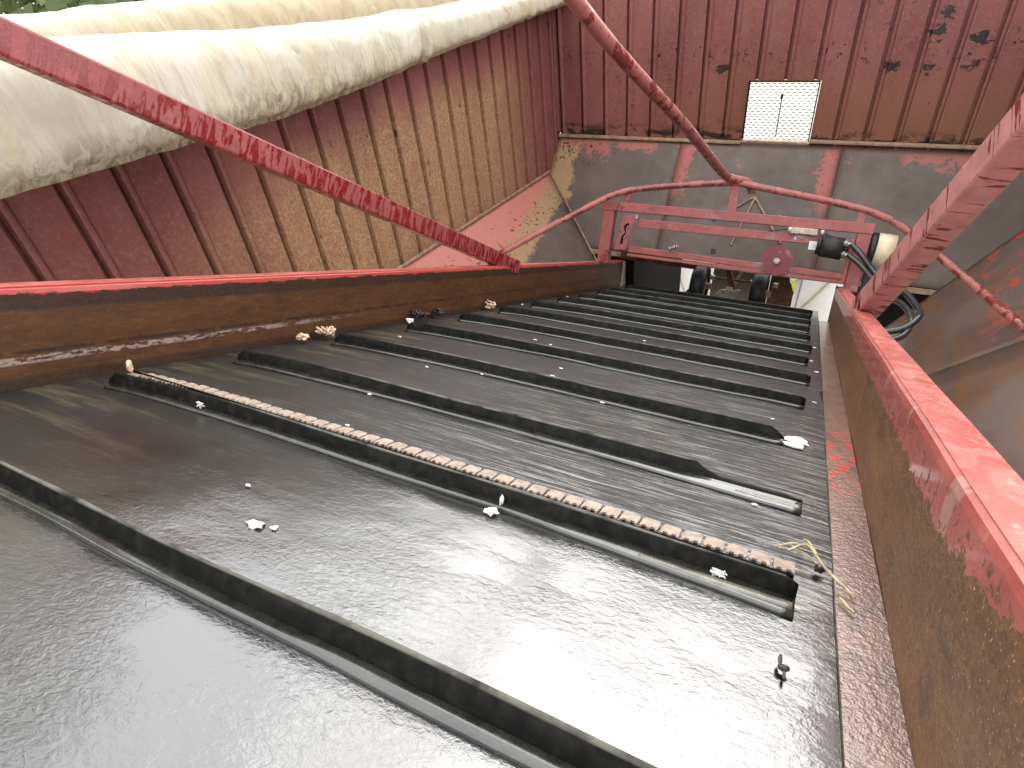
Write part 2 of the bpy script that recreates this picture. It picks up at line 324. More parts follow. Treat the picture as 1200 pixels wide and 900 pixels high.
def tarpm(name, tan):
    t = NT(name); P = t.W
    x, y, z = t.sep(P, 0), t.sep(P, 1), t.add(t.sep(P, 2), -3.4)
    big = t.noise(P, (3, 4, 4), 5, .6); st = t.noise(P, (8, 34, 4), 5, .6, .2); fine = t.noise(P, 300, 3)
    c = t.mix(t.rng(big, .35, .65), (.44, .395, .305), (.57, .54, .455))
    c = t.mix(t.mul(t.rng(t.noise(P, (5, 9, 3), 5, .65), .52, .72), .55), c, (.44, .33, .17)); c = t.mix(t.mul(t.rng(st, .55, .8), .3), c, (.38, .29, .15))
    if tan: c = t.mix(t.mul(t.rng(z, -.10, -.20), .75), c, t.mix(t.rng(st, .3, .6), (.36, .27, .15), (.44, .35, .21)))
    else:
        zb = t.rng(y, .6, 2.2, -.375, -.452)
        dz = t.math('SUBTRACT', z, zb)
        low = t.rng(t.add(dz, t.mul(t.add(big, -.5), .12)), .13, .0)
        mould = t.mul(t.rng(t.noise(P, (36, 36, 26), 6, .7, .6), .47, .56), t.mul(low, t.rng(y, 2.6, .9)))
        c = t.mix(t.mul(low, .42), c, (.40, .29, .14))
        c = t.mix(t.mul(mould, .85), c, (.06, .045, .028))
        c = t.mix(t.rng(t.noise(P, (40, 40, 40), 4), .735, .75), c, (.14, .09, .05))
    wv = t.noise(P, (3, 9, 3), 3, .5, .7); b = t.bump(t.rng(t.math('ABSOLUTE', t.add(wv, -.5)), 0., .09), .45, .008); b = t.bump(t.noise(P, (9, 30, 5), 4, .55, .5), .5, .006, b)
    wv2 = t.noise(P, (7, 26, 5), 4, .55, .5); b = t.bump(t.rng(t.math('ABSOLUTE', t.add(wv2, -.5)), 0., .12), .35, .0035, b); b = t.bump(t.noise(P, (40, 60, 30), 4, .6, .6), .35, .002, b); b = t.bump(fine, .2, .0005, b)
    MAT[name] = t.out(c, .62, 0., b, spec=.3)
tarpm('dirty_white_canvas', False); tarpm('tan_white_canvas', True)

# ------------------------------------------------------------------ mesh helpers
def link(name, me, mat, parent=None, loc=None, **kw):
    o = bpy.data.objects.new(name, me); COL.objects.link(o)
    if mat and not me.materials: me.materials.append(MAT[mat])
    if parent: o.parent = parent
    if loc is not None: o.location = loc
    for k, v in kw.items(): o[k] = v
    return o
def root(name, loc, label, cat, group=None):
    o = bpy.data.objects.new(name, None); COL.objects.link(o); o.location = loc; o.empty_display_size = .05
    o['label'] = label; o['category'] = cat
    if group: o['group'] = group
    return o
def child(name, bm_or_me, mat, parent, smooth=False, **kw):      # mesh is given in world coordinates
    me = bm_or_me
    if isinstance(me, bmesh.types.BMesh):
        bm = me; me = bpy.data.meshes.new(name)
        bmesh.ops.recalc_face_normals(bm, faces=bm.faces)
        if smooth:
            for f in bm.faces: f.smooth = True
        bm.to_mesh(me); bm.free()
    if parent is not None:
        me.transform(Matrix.Translation(-world_loc(parent)))
    return link(name, me, mat, parent, **kw)
def world_loc(o):
    v = o.location.copy()
    while o.parent: o = o.parent; v += o.location
    return v
def thing(name, bm, mat, label, cat, loc, group=None, smooth=False):
    me = bpy.data.meshes.new(name); bmesh.ops.recalc_face_normals(bm, faces=bm.faces)
    if smooth:
        for f in bm.faces: f.smooth = True
    bm.to_mesh(me); bm.free(); me.transform(Matrix.Translation(-loc))
    o = link(name, me, mat, None, loc); o['label'] = label; o['category'] = cat
    if group: o['group'] = group
    return o
def hexa(bm, pts, bev=0., seg=2):                # 8 corners: bottom 0-3, top 4-7
    vs = [bm.verts.new(p) for p in pts]
    fs = [bm.faces.new([vs[i] for i in q]) for q in ((0, 3, 2, 1), (4, 5, 6, 7), (0, 1, 5, 4), (1, 2, 6, 5), (2, 3, 7, 6), (3, 0, 4, 7))]
    if bev:
        es = list({e for f in fs for e in f.edges})
        bmesh.ops.bevel(bm, geom=es, offset=bev, segments=seg, affect='EDGES', profile=.5)
def boxB(bm, x0, x1, y0, y1, h0, h1, bev=0.):    # box in the conveyor frame
    hexa(bm, [B(x0, y0, h0), B(x1, y0, h0), B(x1, y1, h0), B(x0, y1, h0), B(x0, y0, h1), B(x1, y0, h1), B(x1, y1, h1), B(x0, y1, h1)], bev)
def boxW(bm, x0, x1, y0, y1, z0, z1, bev=0.):
    hexa(bm, [V(x0, y0, z0), V(x1, y0, z0), V(x1, y1, z0), V(x0, y1, z0), V(x0, y0, z1), V(x1, y0, z1), V(x1, y1, z1), V(x0, y1, z1)], bev)
def nb(): return bmesh.new()
def sweep(bm, pts, prof_fn, closed=True, caps=True):
    """prof_fn(i) -> list of 3-D points of ring i"""
    rings = [[bm.verts.new(p) for p in prof_fn(i)] for i in range(len(pts))]
    m = len(rings[0])
    for a, b in zip(rings, rings[1:]):
        for j in range(m if closed else m-1):
            k = (j+1) % m; bm.faces.new((a[j], a[k], b[k], b[j]))
    if caps and closed: bm.faces.new(list(reversed(rings[0]))); bm.faces.new(rings[-1])
def catmull(pts, n):
    P = [2*pts[0]-pts[1]]+list(pts)+[2*pts[-1]-pts[-2]]; out = []
    for i in range(1, len(P)-2):
        for k in range(n):
            t = k/n; a, b, c, d = P[i-1:i+3]
            out.append(.5*((2*b)+(c-a)*t+(2*a-5*b+4*c-d)*t*t+(3*b-a-3*c+d)*t**3))
    out.append(pts[-1]); return out
def tube(bm, pts, r, n=10, caps=True):
    T = [(pts[min(i+1, len(pts)-1)]-pts[max(i-1, 0)]).normalized() for i in range(len(pts))]
    u = T[0].orthogonal().normalized(); fr = []
    for t in T:
        u = (u-t*u.dot(t)).normalized(); fr.append((u, t.cross(u)))
    rr = r if callable(r) else (lambda i: r)
    sweep(bm, pts, lambda i: [pts[i]+(fr[i][0]*math.cos(2*PI*j/n)+fr[i][1]*math.sin(2*PI*j/n))*rr(i) for j in range(n)], True, caps)
def local_bar(name, P, Q, w, h, up, mat, parent=None, bev=.004, label=None, cat=None, hollow=False, seg=1):
    """bar whose mesh runs along its own X axis, so paint runs follow the bar"""
    d = (Q-P); L = d.length; ex = d.normalized(); ez = (up-ex*up.dot(ex)).normalized(); ey = ez.cross(ex)
    bm = nb(); hexa(bm, [Vector(p) for p in ((0, -w/2, -h/2), (L, -w/2, -h/2), (L, w/2, -h/2), (0, w/2, -h/2), (0, -w/2, h/2), (L, -w/2, h/2), (L, w/2, h/2), (0, w/2, h/2))], bev)
    me = bpy.data.meshes.new(name); bm.to_mesh(me); bm.free()
    mt = Matrix((ex, ey, ez)).transposed().to_4x4(); mt.translation = P
    o = link(name, me, mat, parent)
    if parent: mt.translation = P-world_loc(parent)
    o.matrix_basis = mt
    if label: o['label'] = label; o['category'] = cat
    return o
def cyl(bm, A, C, r, n=20, r2=None):
    d = (C-A).normalized(); u = d.orthogonal().normalized(); v = d.cross(u); r2 = r if r2 is None else r2
    ra = [bm.verts.new(A+(u*math.cos(2*PI*j/n)+v*math.sin(2*PI*j/n))*r) for j in range(n)]
    rb = [bm.verts.new(C+(u*math.cos(2*PI*j/n)+v*math.sin(2*PI*j/n))*r2) for j in range(n)]
    for j in range(n):
        k = (j+1) % n; f = bm.faces.new((ra[j], ra[k], rb[k], rb[j])); f.smooth = True
    bm.faces.new(list(reversed(ra))); bm.faces.new(rb)

# ------------------------------------------------------------------ ground
bm = nb(); R_ = 260
for i in range(24):
    pass
vs = [bm.verts.new((x, y, 0)) for x, y in ((-R_, -R_), (R_, -R_), (R_, R_), (-R_, R_))]; bm.faces.new(vs)
me = bpy.data.meshes.new('ground'); bm.to_mesh(me); bm.free(); g = link('ground', me, 'pale_gravel'); g['kind'] = 'structure'

# ------------------------------------------------------------------ corrugated walls
def interp(t, x):
    if x <= t[0][0]: a, b = t[0], t[1]
    elif x >= t[-1][0]: a, b = t[-2], t[-1]
    else:
        for a, b in zip(t, t[1:]):
            if a[0] <= x <= b[0]: break
    return a[1]+(b[1]-a[1])*(x-a[0])/(b[0]-a[0])
ZB = [(.62, -.372), (.92, -.400), (1.34, -.440), (1.85, -.455), (2.4, -.452), (3.53, -.462)]
ZT = [(.5, -.075), (.86, -.110), (1.44, -.194), (2.0, -.258), (2.73, -.315), (3.6, -.355)]
PITCH = .1535
def panel_mesh(w, z0, z1):                         # across the wall = local X, face looks to -Y, z up
    bm = nb(); hexa(bm, [Vector(p) for p in ((0, 0, z0), (w, 0, z0), (w, .003, z0), (0, .003, z0), (0, 0, z1), (w, 0, z1), (w, .003, z1), (0, .003, z1))])
    me = bpy.data.meshes.new('panel'); bmesh.ops.recalc_face_normals(bm, faces=bm.faces); bm.to_mesh(me); bm.free(); return me
def rib_mesh(z0, z1):
    prof = [(0, .026), (0, 0), (.001, .0), (.0035, .024), (.017, .024), (.0185, -.010), (.021, -.0135), (.027, -.0145), (.033, -.012), (.042, 0), (.043, .004), (.043, .026)]
    bm = nb(); a = [bm.verts.new((x, y, z0)) for x, y in prof]; b = [bm.verts.new((x, y, z1)) for x, y in prof]
    for i in range(len(prof)-1):
        bm.faces.new((a[i], a[i+1], b[i+1], b[i]))
    bm.faces.new((a[-1], a[0], b[0], b[-1])); bm.faces.new(a); bm.faces.new(list(reversed(b)))
    me = bpy.data.meshes.new('rib'); bmesh.ops.recalc_face_normals(bm, faces=bm.faces); bm.to_mesh(me); bm.free(); return me
def wall(label, mat, origin, rotz, spans, zlo, ztop):
    r = root('corrugated_wall', origin, label, 'wall')
    cache = {}
    for (u, w, kind, z0, z1) in spans:
        k = (kind, round(w, 4), z0, z1)
        if k not in cache:
            cache[k] = panel_mesh(w, z0, z1) if kind == 'panel' else rib_mesh(z0, z1); cache[k].materials.append(MAT[mat])
        o = link(kind, cache[k], None, r)
        o.matrix_basis = Matrix.Rotation(rotz, 4, 'Z') @ Matrix.Translation((u, 0, 0))
    r.rotation_euler = (0, 0, 0)
    return r
# left wall: face looks to +X. local X runs along +Y (rotation +90 deg turns local -Y to +X)
sp = []; y = -.35; k0 = 0
y_first = .487-PITCH*6
u = y_first
while u < 3.97-.05:
    zt_ = round(interp(ZT, u)-.07, 3); sp.append((u, .043, 'rib', -1.9, zt_)); w = min(PITCH-.043, 3.97-(u+.043))
    if w > .01: sp.append((u+.043, w, 'panel', -1.9, zt_))
    u += PITCH
lw = wall('maroon ribbed steel side wall with tan dust, under the rolled canvas', 'maroon_wall_paint_left', V(-1.75, 0, 0), PI/2, sp, 0, 0)
# back wall with a hole for the wire window
WX0, WX1, WZ0, WZ1 = -.535, -.172, -1.235, -.92
sp = []; u = -1.74
xs = []
while u < .94:
    xs.append(u); u += PITCH
for u in xs:
    for (a, w, kd) in ((u, .043, 'rib'), (u+.043, PITCH-.043, 'panel')):
        if a > .96: continue
        w = min(w, .96-a)
        if kd == 'rib':
            inside = a+.043 > WX0 and a < WX1
            sp.append((a, w, kd, WZ1+.006 if inside else -1.27, -.30))
        else:
            c0, c1 = max(a, WX0), min(a+w, WX1)
            if c1 <= c0: sp.append((a, w, kd, -1.27, -.30)); continue
            if a < c0: sp.append((a, c0-a, kd, -1.27, -.30))
            sp.append((c0, c1-c0, kd, WZ1, -.30))
            if c1 < a+w: sp.append((c1, a+w-c1, kd, -1.27, -.30))
bw = wall('maroon ribbed steel end wall with a square wire mesh window in it', 'maroon_wall_paint_back', V(0, 3.97, 0), 0, sp, 0, 0)
# right wall (just outside the picture, shades the box)
sp = []; u = -3.97
while u < .4:
    sp.append((u, .043, 'rib', -1.9, -.30)); sp.append((u+.043, PITCH-.043, 'panel', -1.9, -.30)); u += PITCH
rw = wall('maroon ribbed steel wall on the right, beyond the rusty plate', 'maroon_wall_paint_back', V(.96, 0, 0), -PI/2, sp, 0, 0)
# trims
bm = nb(); boxW(bm, -1.775, -1.735, 3.925, 3.968, -1.24, -.3, .004); child('corner_post', bm, 'maroon_wall_paint_back', bw)
bm = nb(); boxW(bm, -1.745, -.54, 3.93, 3.962, -1.262, -1.247, .003); boxW(bm, -.168, .958, 3.93, 3.962, -1.24, -1.225, .003)
boxW(bm, -.537, -.171, 3.93, 3.962, -1.25, -1.236, .003)
child('ledge', bm, 'tan_frame', bw)
bm = nb(); boxW(bm, -1.77, .96, 3.95, 4.03, -.30, -.24, .006); child('top_rail', bm, 'red_frame_paint', bw)
# wire mesh window
mw = bm = nb()
t_ = .007
boxW(bm, WX0-.006, WX0, 3.955, 3.985, WZ0, WZ1+.006); boxW(bm, WX1, WX1+.006, 3.955, 3.985, WZ0, WZ1+.006); boxW(bm, WX0, WX1, 3.955, 3.985, WZ1+.0005, WZ1+.0055)
fr = child('window_frame', bm, 'dark_void_steel', bw)
bm = nb(); cw, ch = .0325, .0152; nr = int((WZ1-WZ0)/ch)
for i in range(nr+1):
    zz = WZ0+ch*i
    for j in range(-1, int((WX1-WX0)/cw)+1):
        x0 = WX0+cw*(j+(.5 if i % 2 else 0))
        a, c = max(x0-.0085, WX0), min(x0+.0085, WX1)
        if c > a: boxW(bm, a, c, 3.975, 3.979, zz-.0021, zz+.0021)
        if i < nr:
            for s in (-1, 1):
                A = V(x0+s*.008, 3.977, zz); C = V(x0+s*(cw/2-.006), 3.977, zz+ch)
                if min(A.x, C.x) > WX0 and max(A.x, C.x) < WX1:
                    q = Vector((0, 0, .0011)); e = Vector((0, .0015, 0)); hexa(bm, [A-q-e, C-q-e, C-q+e, A-q+e, A+q-e, C+q-e, C+q+e, A+q+e])
child('wire_mesh', bm, 'mesh_steel', fr)
bm = nb(); tube(bm, [V(-.352, 3.968, -1.00), V(-.352, 3.968, -1.215)], .0028, 6); tube(bm, [V(-.352, 3.967, -.985), V(-.353, 3.966, -1.01)], .007, 6)
child('latch_wire', bm, 'dark_void_steel', fr)

# ------------------------------------------------------------------ hopper plates
def sheet(parent, name, pts, mat, th=.006, sub=10, warp=.004):
    """four corners (world), thin plate with slight waviness, thickness to the outside"""
    a, b, c, d = pts; n = (b-a).cross(d-a).normalized(); bm = nb(); G = {}
    for s in (0, 1):
        for i in range(sub+1):
            for j in range(sub+1):
                u, v = i/sub, j/sub; p = a.lerp(b, u).lerp(d.lerp(c, u), v)
                w = noise.noise(p*2.3)*warp*min(1, 6*min(u, 1-u, v, 1-v))
                G[s, i, j] = bm.verts.new(p+n*(w-s*th))
    for i in range(sub):
        for j in range(sub):
            f = bm.faces.new((G[0, i, j], G[0, i+1, j], G[0, i+1, j+1], G[0, i, j+1])); f.smooth = True
            bm.faces.new((G[1, i, j], G[1, i, j+1], G[1, i+1, j+1], G[1, i+1, j]))
    for i in range(sub):
        for (j, fl) in ((0, 0), (sub, 1)):
            q = (G[0, i, j], G[1, i, j], G[1, i+1, j], G[0, i+1, j]); bm.faces.new(q if fl else tuple(reversed(q)))
        for (j, fl) in ((0, 1), (sub, 0)):
            q = (G[0, j, i], G[1, j, i], G[1, j, i+1], G[0, j, i+1]); bm.faces.new(q if fl else tuple(reversed(q)))
    return child(name, bm, mat, parent)
def zl(x, y): return -1.44-.936*(x+1.75)-.092*(y-3.75)
def zr(x, y): return -1.769+.935*(x-.653)-.092*(y-3.441)
def zb(y): return -1.248+(y-3.97)
hl = root('hopper_plate', V(-1.5, 2, -1.6), 'sloping hopper side plate with peeling pink paint below the dusty left wall', 'hopper plate')
def PL(x, y): return V(x, y, zl(x, y))
sheet(hl, 'steel_sheet', [PL(-1.745, -.5), PL(-1.187, -.5), PL(-1.187, 1.6), PL(-1.745, 1.6)], 'hopper_steel_left')
sheet(hl, 'steel_sheet', [PL(-1.745, 1.604), PL(-1.187, 1.604), PL(-1.187, 3.282), PL(-1.745, 3.745)], 'hopper_steel_left', sub=24)
bm = nb(); a, c = PL(-1.748, -.5), PL(-1.748, 3.75)
q = Vector((.018, 0, .004)); up = Vector((0, 0, .016)); hexa(bm, [a, a+q, c+q, c, a+up, a+q+up, c+q+up, c+up], .003); child('ledge', bm, 'tan_frame', hl)
a, c = PL(-1.735, 3.752)+Vector((0, 0, .004)), PL(-1.187, 3.297)+Vector((0, 0, .004))
bm = nb(); tube(bm, [a.lerp(c, i/30)+Vector((noise.noise(Vector((i*.9, 0, 0)))*.002,)*3) for i in range(31)], .005, 6); child('weld_seam', bm, 'tan_frame', hl)
hb = root('hopper_plate', V(-.4, 3.7, -1.5), 'grey brown sloping hopper plate below the end wall and its wire window', 'hopper plate')
def PB(x, y): return V(x, y, zb(y))
sheet(hb, 'steel_sheet', [PB(-1.752, 3.42), PB(-.901, 3.42), PB(-.901, 3.966), PB(-1.752, 3.966)], 'hopper_steel_back', sub=20)
sheet(hb, 'steel_sheet', [PB(-.8995, 3.42), PB(.0193, 3.42), PB(.0193, 3.966), PB(-.8995, 3.966)], 'hopper_steel_back', sub=20)
sheet(hb, 'steel_sheet', [PB(.0207, 3.42), PB(.965, 3.42), PB(.965, 3.966), PB(.0207, 3.966)], 'hopper_steel_back', sub=20)
bm = nb(); a, b_, c, d = PB(-1.78, 3.43), PB(.98, 3.43), PB(.98, 3.96), PB(-1.78, 3.96); q = Vector((0, .012, -.012)); e = Vector((0, .004, -.004))
hexa(bm, [a+q+e, b_+q+e, c+q+e, d+q+e, a+q, b_+q, c+q, d+q]); child('backing_plate', bm, 'dark_void_steel', hb)
for (x0, x1) in ((-1.36, -.2), (-.198, .66)):
    bm = nb(); a, c = PB(x0, 3.414), PB(x1, 3.414); q = Vector((0, -.004, -.03)); e = Vector((0, .008, 0))
    hexa(bm, [a+q, c+q, c+q+e, a+q+e, a, c, c+e, a+e], .002); child('bottom_lip', bm, 'tan_frame', hb)
hr = root('hopper_plate', V(.55, 2, -1.7), 'rust brown sloping hopper plate on the right, behind the glossy red flange', 'hopper plate')
def PR(x, y): return V(x, y, zr(x, y))
sheet(hr, 'steel_sheet', [PR(.16, -.5), PR(.96, -.5), PR(.96, 2.6), PR(.16, 2.6)], 'hopper_steel_right', sub=20, warp=.012)
sheet(hr, 'steel_sheet', [PR(.16, 2.602), PR(.96, 2.602), PR(.96, 3.702), PR(.16, 3.02)], 'hopper_steel_right', sub=20, warp=.008)

# ------------------------------------------------------------------ conveyor belt with cleats
cb = root('conveyor_belt', B(-.5, 2, 0), 'wet black cleated rubber conveyor belt running down between the two rusty boards', 'conveyor belt')
BX0, BX1, BY0, BY1 = -1.086, .088, -.45, 4.0
def crown(x):
    return -.010*math.exp(-(x-BX0)/.13) - .003*math.exp(-(BX1-x)/.05)
def bz(x, y): return crown(x)+.0022*noise.noise(Vector((x*3, y*4, 0)))+.0010*noise.noise(Vector((x*11, y*9, 3)))
bm = nb(); nx, ny = 90, 300; G = []
for j in range(ny+1):
    yy = BY0+(BY1-BY0)*j/ny; G.append([bm.verts.new(B(BX0+(BX1-BX0)*i/nx + (.0016*noise.noise(Vector((yy*9, 0, 7))) if i == nx else 0), yy, bz(BX0+(BX1-BX0)*i/nx, yy))) for i in range(nx+1)])
for j in range(ny):
    for i in range(nx):
        f = bm.faces.new((G[j][i], G[j][i+1], G[j+1][i+1], G[j+1][i])); f.smooth = True
# turned-down lower end round the roller, and thickness at the edge
e0 = G[-1]
for k in range(1, 9):
    a = k/8*PI*.9; row = []
    for i in range(nx+1):
        x = BX0+(BX1-BX0)*i/nx; row.append(bm.verts.new(B(x, BY1+.07*math.sin(a), -.07+.07*math.cos(a)+crown(x))))
    for i in range(nx): f = bm.faces.new((e0[i], e0[i+1], row[i+1], row[i])); f.smooth = True
    e0 = row
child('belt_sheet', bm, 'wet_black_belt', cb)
bm = nb(); boxB(bm, BX1-.006, BX1+.0008, BY0, BY1, -.014, -.004); boxB(bm, BX0-.0008, BX0+.006, BY0, BY1, -.022, -.012); child('belt_edge', bm, 'black_rubber_cleat', cb)
rows = [m*.302 for m in (.03, .991, 1.952, 2.79, 3.718, 4.70, 5.63, 6.59, 7.49, 8.42, 9.31, 10.25, 11.15, 12.1)]
CH = .027
for ci, y0 in enumerate(rows):
    x0, x1 = -.995+random.uniform(-.006, .006), .054+random.uniform(-.006, .006)
    if ci == 4: x1 = .020
    if ci == 1: x0, x1 = -1.0, .056
    nseg = 80; bm = nb(); bmf = nb()
    sd_ = ci*13.7
    bow = .018 if ci < 9 else .01
    def top(i):
        x = x0+(x1-x0)*i/nseg; return x
    def prof(i):
        x = top(i); s = i/nseg
        dy = -bow*math.exp(-s/.10) + .0030*noise.noise(Vector((x*4, sd_, 0)))
        lean = .003+.005*noise.noise(Vector((x*3, sd_, 5)))
        h = CH+.0012*noise.noise(Vector((x*6, sd_, 9)))
        if ci == 3 and s > .85: h *= max(.40, 1-(s-.85)*(13 if s > .87 else 5))+.12*noise.noise(Vector((x*60, 1, 1))); lean += .002
        if ci == 4 and s > .975: h *= 1-(s-.975)*22
        if s < .012: h *= .62+.38*s/.012
        if s > .992: h *= .80+.20*(1-s)/.008
        y = y0+dy; z = bz(x, y)
        return [B(x, y-.0045, z-.004), B(x, y-.0035, z+.004), B(x, y-.0026+lean, z+h-.0018), B(x, y-.0012+lean, z+h), B(x, y+.0014+lean, z+h), B(x, y+.0028+lean, z+h-.0018), B(x, y+.0042, z+.004), B(x, y+.005, z-.004)]
    sweep(bm, [0]*(nseg+1), prof)
    c = child('cleat', bm, 'black_rubber_cleat', cb, smooth=True)
    if ci == 3: c['label'] = 'black cleat with its right end torn low'
    if ci == 4: c['label'] = 'black cleat with a short torn right end beside white foam'
    def proff(i):
        x = top(i); s = i/nseg
        dy = -bow*math.exp(-s/.10) + .0030*noise.noise(Vector((x*4, sd_, 0)))
        y = y0+dy; z = bz(x, y); w = .0125+.003*noise.noise(Vector((x*5, sd_, 2)))
        lift = .0015+max(0, .004*noise.noise(Vector((x*4, sd_, 12))))
        if ci in (2, 3) and s > .7: w += (s-.7)*.05
        return [B(x, y-w, z-.002), B(x, y-w-.001, z+.0012+lift), B(x, y-w+.002, z+.0035+lift), B(x, y-.008, z+.0050), B(x, y-.003, z+.0085), B(x, y-.003, z-.002)]
    sweep(bmf, [0]*(nseg+1), proff)
    child('cleat_foot', bmf, 'wet_rubber_foot', c, smooth=True)
# glued patch of pale worn rubber on the two damaged feet
for (xa, xb, yy, w) in ((-.10, .050, rows[2]-.0150, .007), (-.03, .052, rows[3]-.0135, .007), (.018, .052, rows[4]-.008, .010)):
    bm = nb(); n = 24
    sweep(bm, [0]*(n+1), lambda i: [B(xa+(xb-xa)*i/n, yy+q*w*(min(1, .25+i/n*1.6))*(1+.2*noise.noise(Vector((i*.5, q, yy)))), bz(xa, yy)+.0052+zz+(.0015 if abs(q) < .5 else 0)) for q, zz in ((-1, -.003), (-.6, .0008), (.6, .0016), (1, -.001))])
    child('worn_patch', bm, 'pale_scuffed_rubber' if yy < rows[3] else 'white_foam', cb, smooth=True)
# belt lacing: a row of hinge clips behind the second whole cleat
lc = child('belt_lacing', (lambda b: (boxB(b, -1.05, .05, rows[2]+.052, rows[2]+.0545, -.001, .0022), b)[1])(nb()), 'dark_void_steel', cb)
def clip_mesh():
    bm = nb(); w, d, r, h = .0110, .0120, .005, .0026; out = []
    for cx, cy, a0 in ((w-r, d-r, 0), (-w+r, d-r, 90), (-w, -d, None), (w, -d, None)):
        if a0 is None: out.append((cx, cy))
        else:
            for k in range(4): a = math.radians(a0+k*30); out.append((cx+r*math.cos(a), cy+r*math.sin(a)))
    # two slots in the front edge, cut as notches
    out = out[:8]+[(-w, -d), (-w+.0032, -d), (-w+.0032, -d+.0042), (-w+.0085, -d+.0042), (-w+.0085, -d), (w-.0085, -d), (w-.0085, -d+.0042), (w-.0032, -d+.0042), (w-.0032, -d), (w, -d)]
    P = [Xb*x+Yb*y for x, y in out]
    a = [bm.verts.new(p) for p in P]; b = [bm.verts.new(p*.96+Nb*h) for p in P]
    bm.faces.new(a); bm.faces.new(b)
    for i in range(len(a)): k = (i+1) % len(a); bm.faces.new((a[i], a[k], b[k], b[i]))
    bmesh.ops.recalc_face_normals(bm, faces=bm.faces)
    me = bpy.data.meshes.new('clip'); bm.to_mesh(me); bm.free(); me.materials.append(MAT['pink_grey_clip']); return me
cm = clip_mesh(); n = 45
for i in range(n):
    x = -1.035+i*(1.075/(n-1)); yy = rows[2]+.068+.002*noise.noise(Vector((i*.35, 4, 4)))
    if x < -.9: yy -= .016*math.exp(-(x+1.035)/.10)
    o = link('clip', cm, None, lc); p = B(x, yy, bz(x, yy)+.001+.0008*random.random())-world_loc(lc); o.location = p
    o.rotation_euler = (0, 0, random.uniform(-.06, .06))
# ------------------------------------------------------------------ side boards
def sideboard(label, xin, xout, hh, y1, fl_w, matb, strip_=False):
    r = root('side_board', B(xin, 1.5, 0), label, 'side board')
    sgn = 1 if xout > xin else -1
    # web with subtle waviness
    bm = nb(); n = 120
    def pr(i):
        y = -.5+(y1+.5)*i/n; w = .0022*noise.noise(Vector((y*3, xin, 0)))
        x = xin+w
        return [B(x, y, -.03), B(x, y, hh*.5), B(x+sgn*.001, y, hh-.010), B(x+sgn*.003, y, hh-.003), B(x+sgn*.008, y, hh), B(x+sgn*.010, y, hh-.004), B(x+sgn*.006, y, hh-.012), B(x+sgn*.006, y, -.03)]
    sweep(bm, [0]*(n+1), pr)
    child('board', bm, matb, r, smooth=False)
    bm = nb()
    def pf(i):
        y = -.5+(y1-.02+.5)*i/n; w = .0015*noise.noise(Vector((y*3, xin, 0)))
        a = xin+w+sgn*.0095; e = xin+w+sgn*fl_w
        return [B(a, y, hh-.004), B(a-sgn*.003, y, hh+.0012), B(a+(e-a)*.5, y, hh+.002+.0008*noise.noise(Vector((y*7, 2, 2)))), B(e-sgn*.004, y, hh+.0015), B(e, y, hh-.002), B(e, y, hh-.03), B(e-sgn*.004, y, hh-.03), B(e-sgn*.005, y, hh-.005)]
    sweep(bm, [0]*(n+1), pf); child('top_flange', bm, 'glossy_red_flange', r)
    return r
sl = sideboard('long rusty brown side board with a thin red lip, left of the conveyor belt', -1.090, -1.2, .151, 3.94, .05, 'rusty_board_left')
bm = nb(); boxB(bm, -1.094, -1.086, 3.86, 4.03, -.02, .150, .001); child('end_plate', bm, 'cement_grey', sl)
sr = sideboard('rusty side board with a wide glossy red flange, right of the conveyor belt', .132, .2, .176, 3.5, .052, 'rusty_board_right')
bm = nb(); n = 160
sweep(bm, [0]*(n+1), lambda i: (lambda y: [B(.0895, y, -.016), B(.0892, y, .0010), B(.1315, y, .0042+.0008*noise.noise(Vector((y*9, 1, 1)))), B(.1315, y, -.016)])(-.5+3.9*i/n)); child('wear_strip', bm, 'wet_rusty_strip', sr)
bm = nb(); boxB(bm, .132, .140, 3.42, 3.515, -.03, .1795, .001); child('end_plate', bm, 'cement_grey', sr)
# ------------------------------------------------------------------ braces
P1, Q1 = V(-1.106, 1.985, -1.176), V(-1.24, .611, -.078); Q1 = P1+(Q1-P1)*1.6
b1 = local_bar('steel_brace', P1, Q1, .040, .0585, Vector((0, .6, .6)), 'red_brace_paint', None, .005, 'long red steel brace crossing in front of the rolled canvas on the left', 'brace')
P2 = V(.168, 1.85, -1.078); Q2 = V(.285, 1.373, -.40); Q2 = P2+(Q2-P2)*1.7
b2 = local_bar('steel_brace', P2, Q2, .068, .064, Vector((-.996, -.135, .057)), 'red_brace_paint_glossy', None, .005, 'wet red square brace standing on the glossy flange at the right', 'brace')
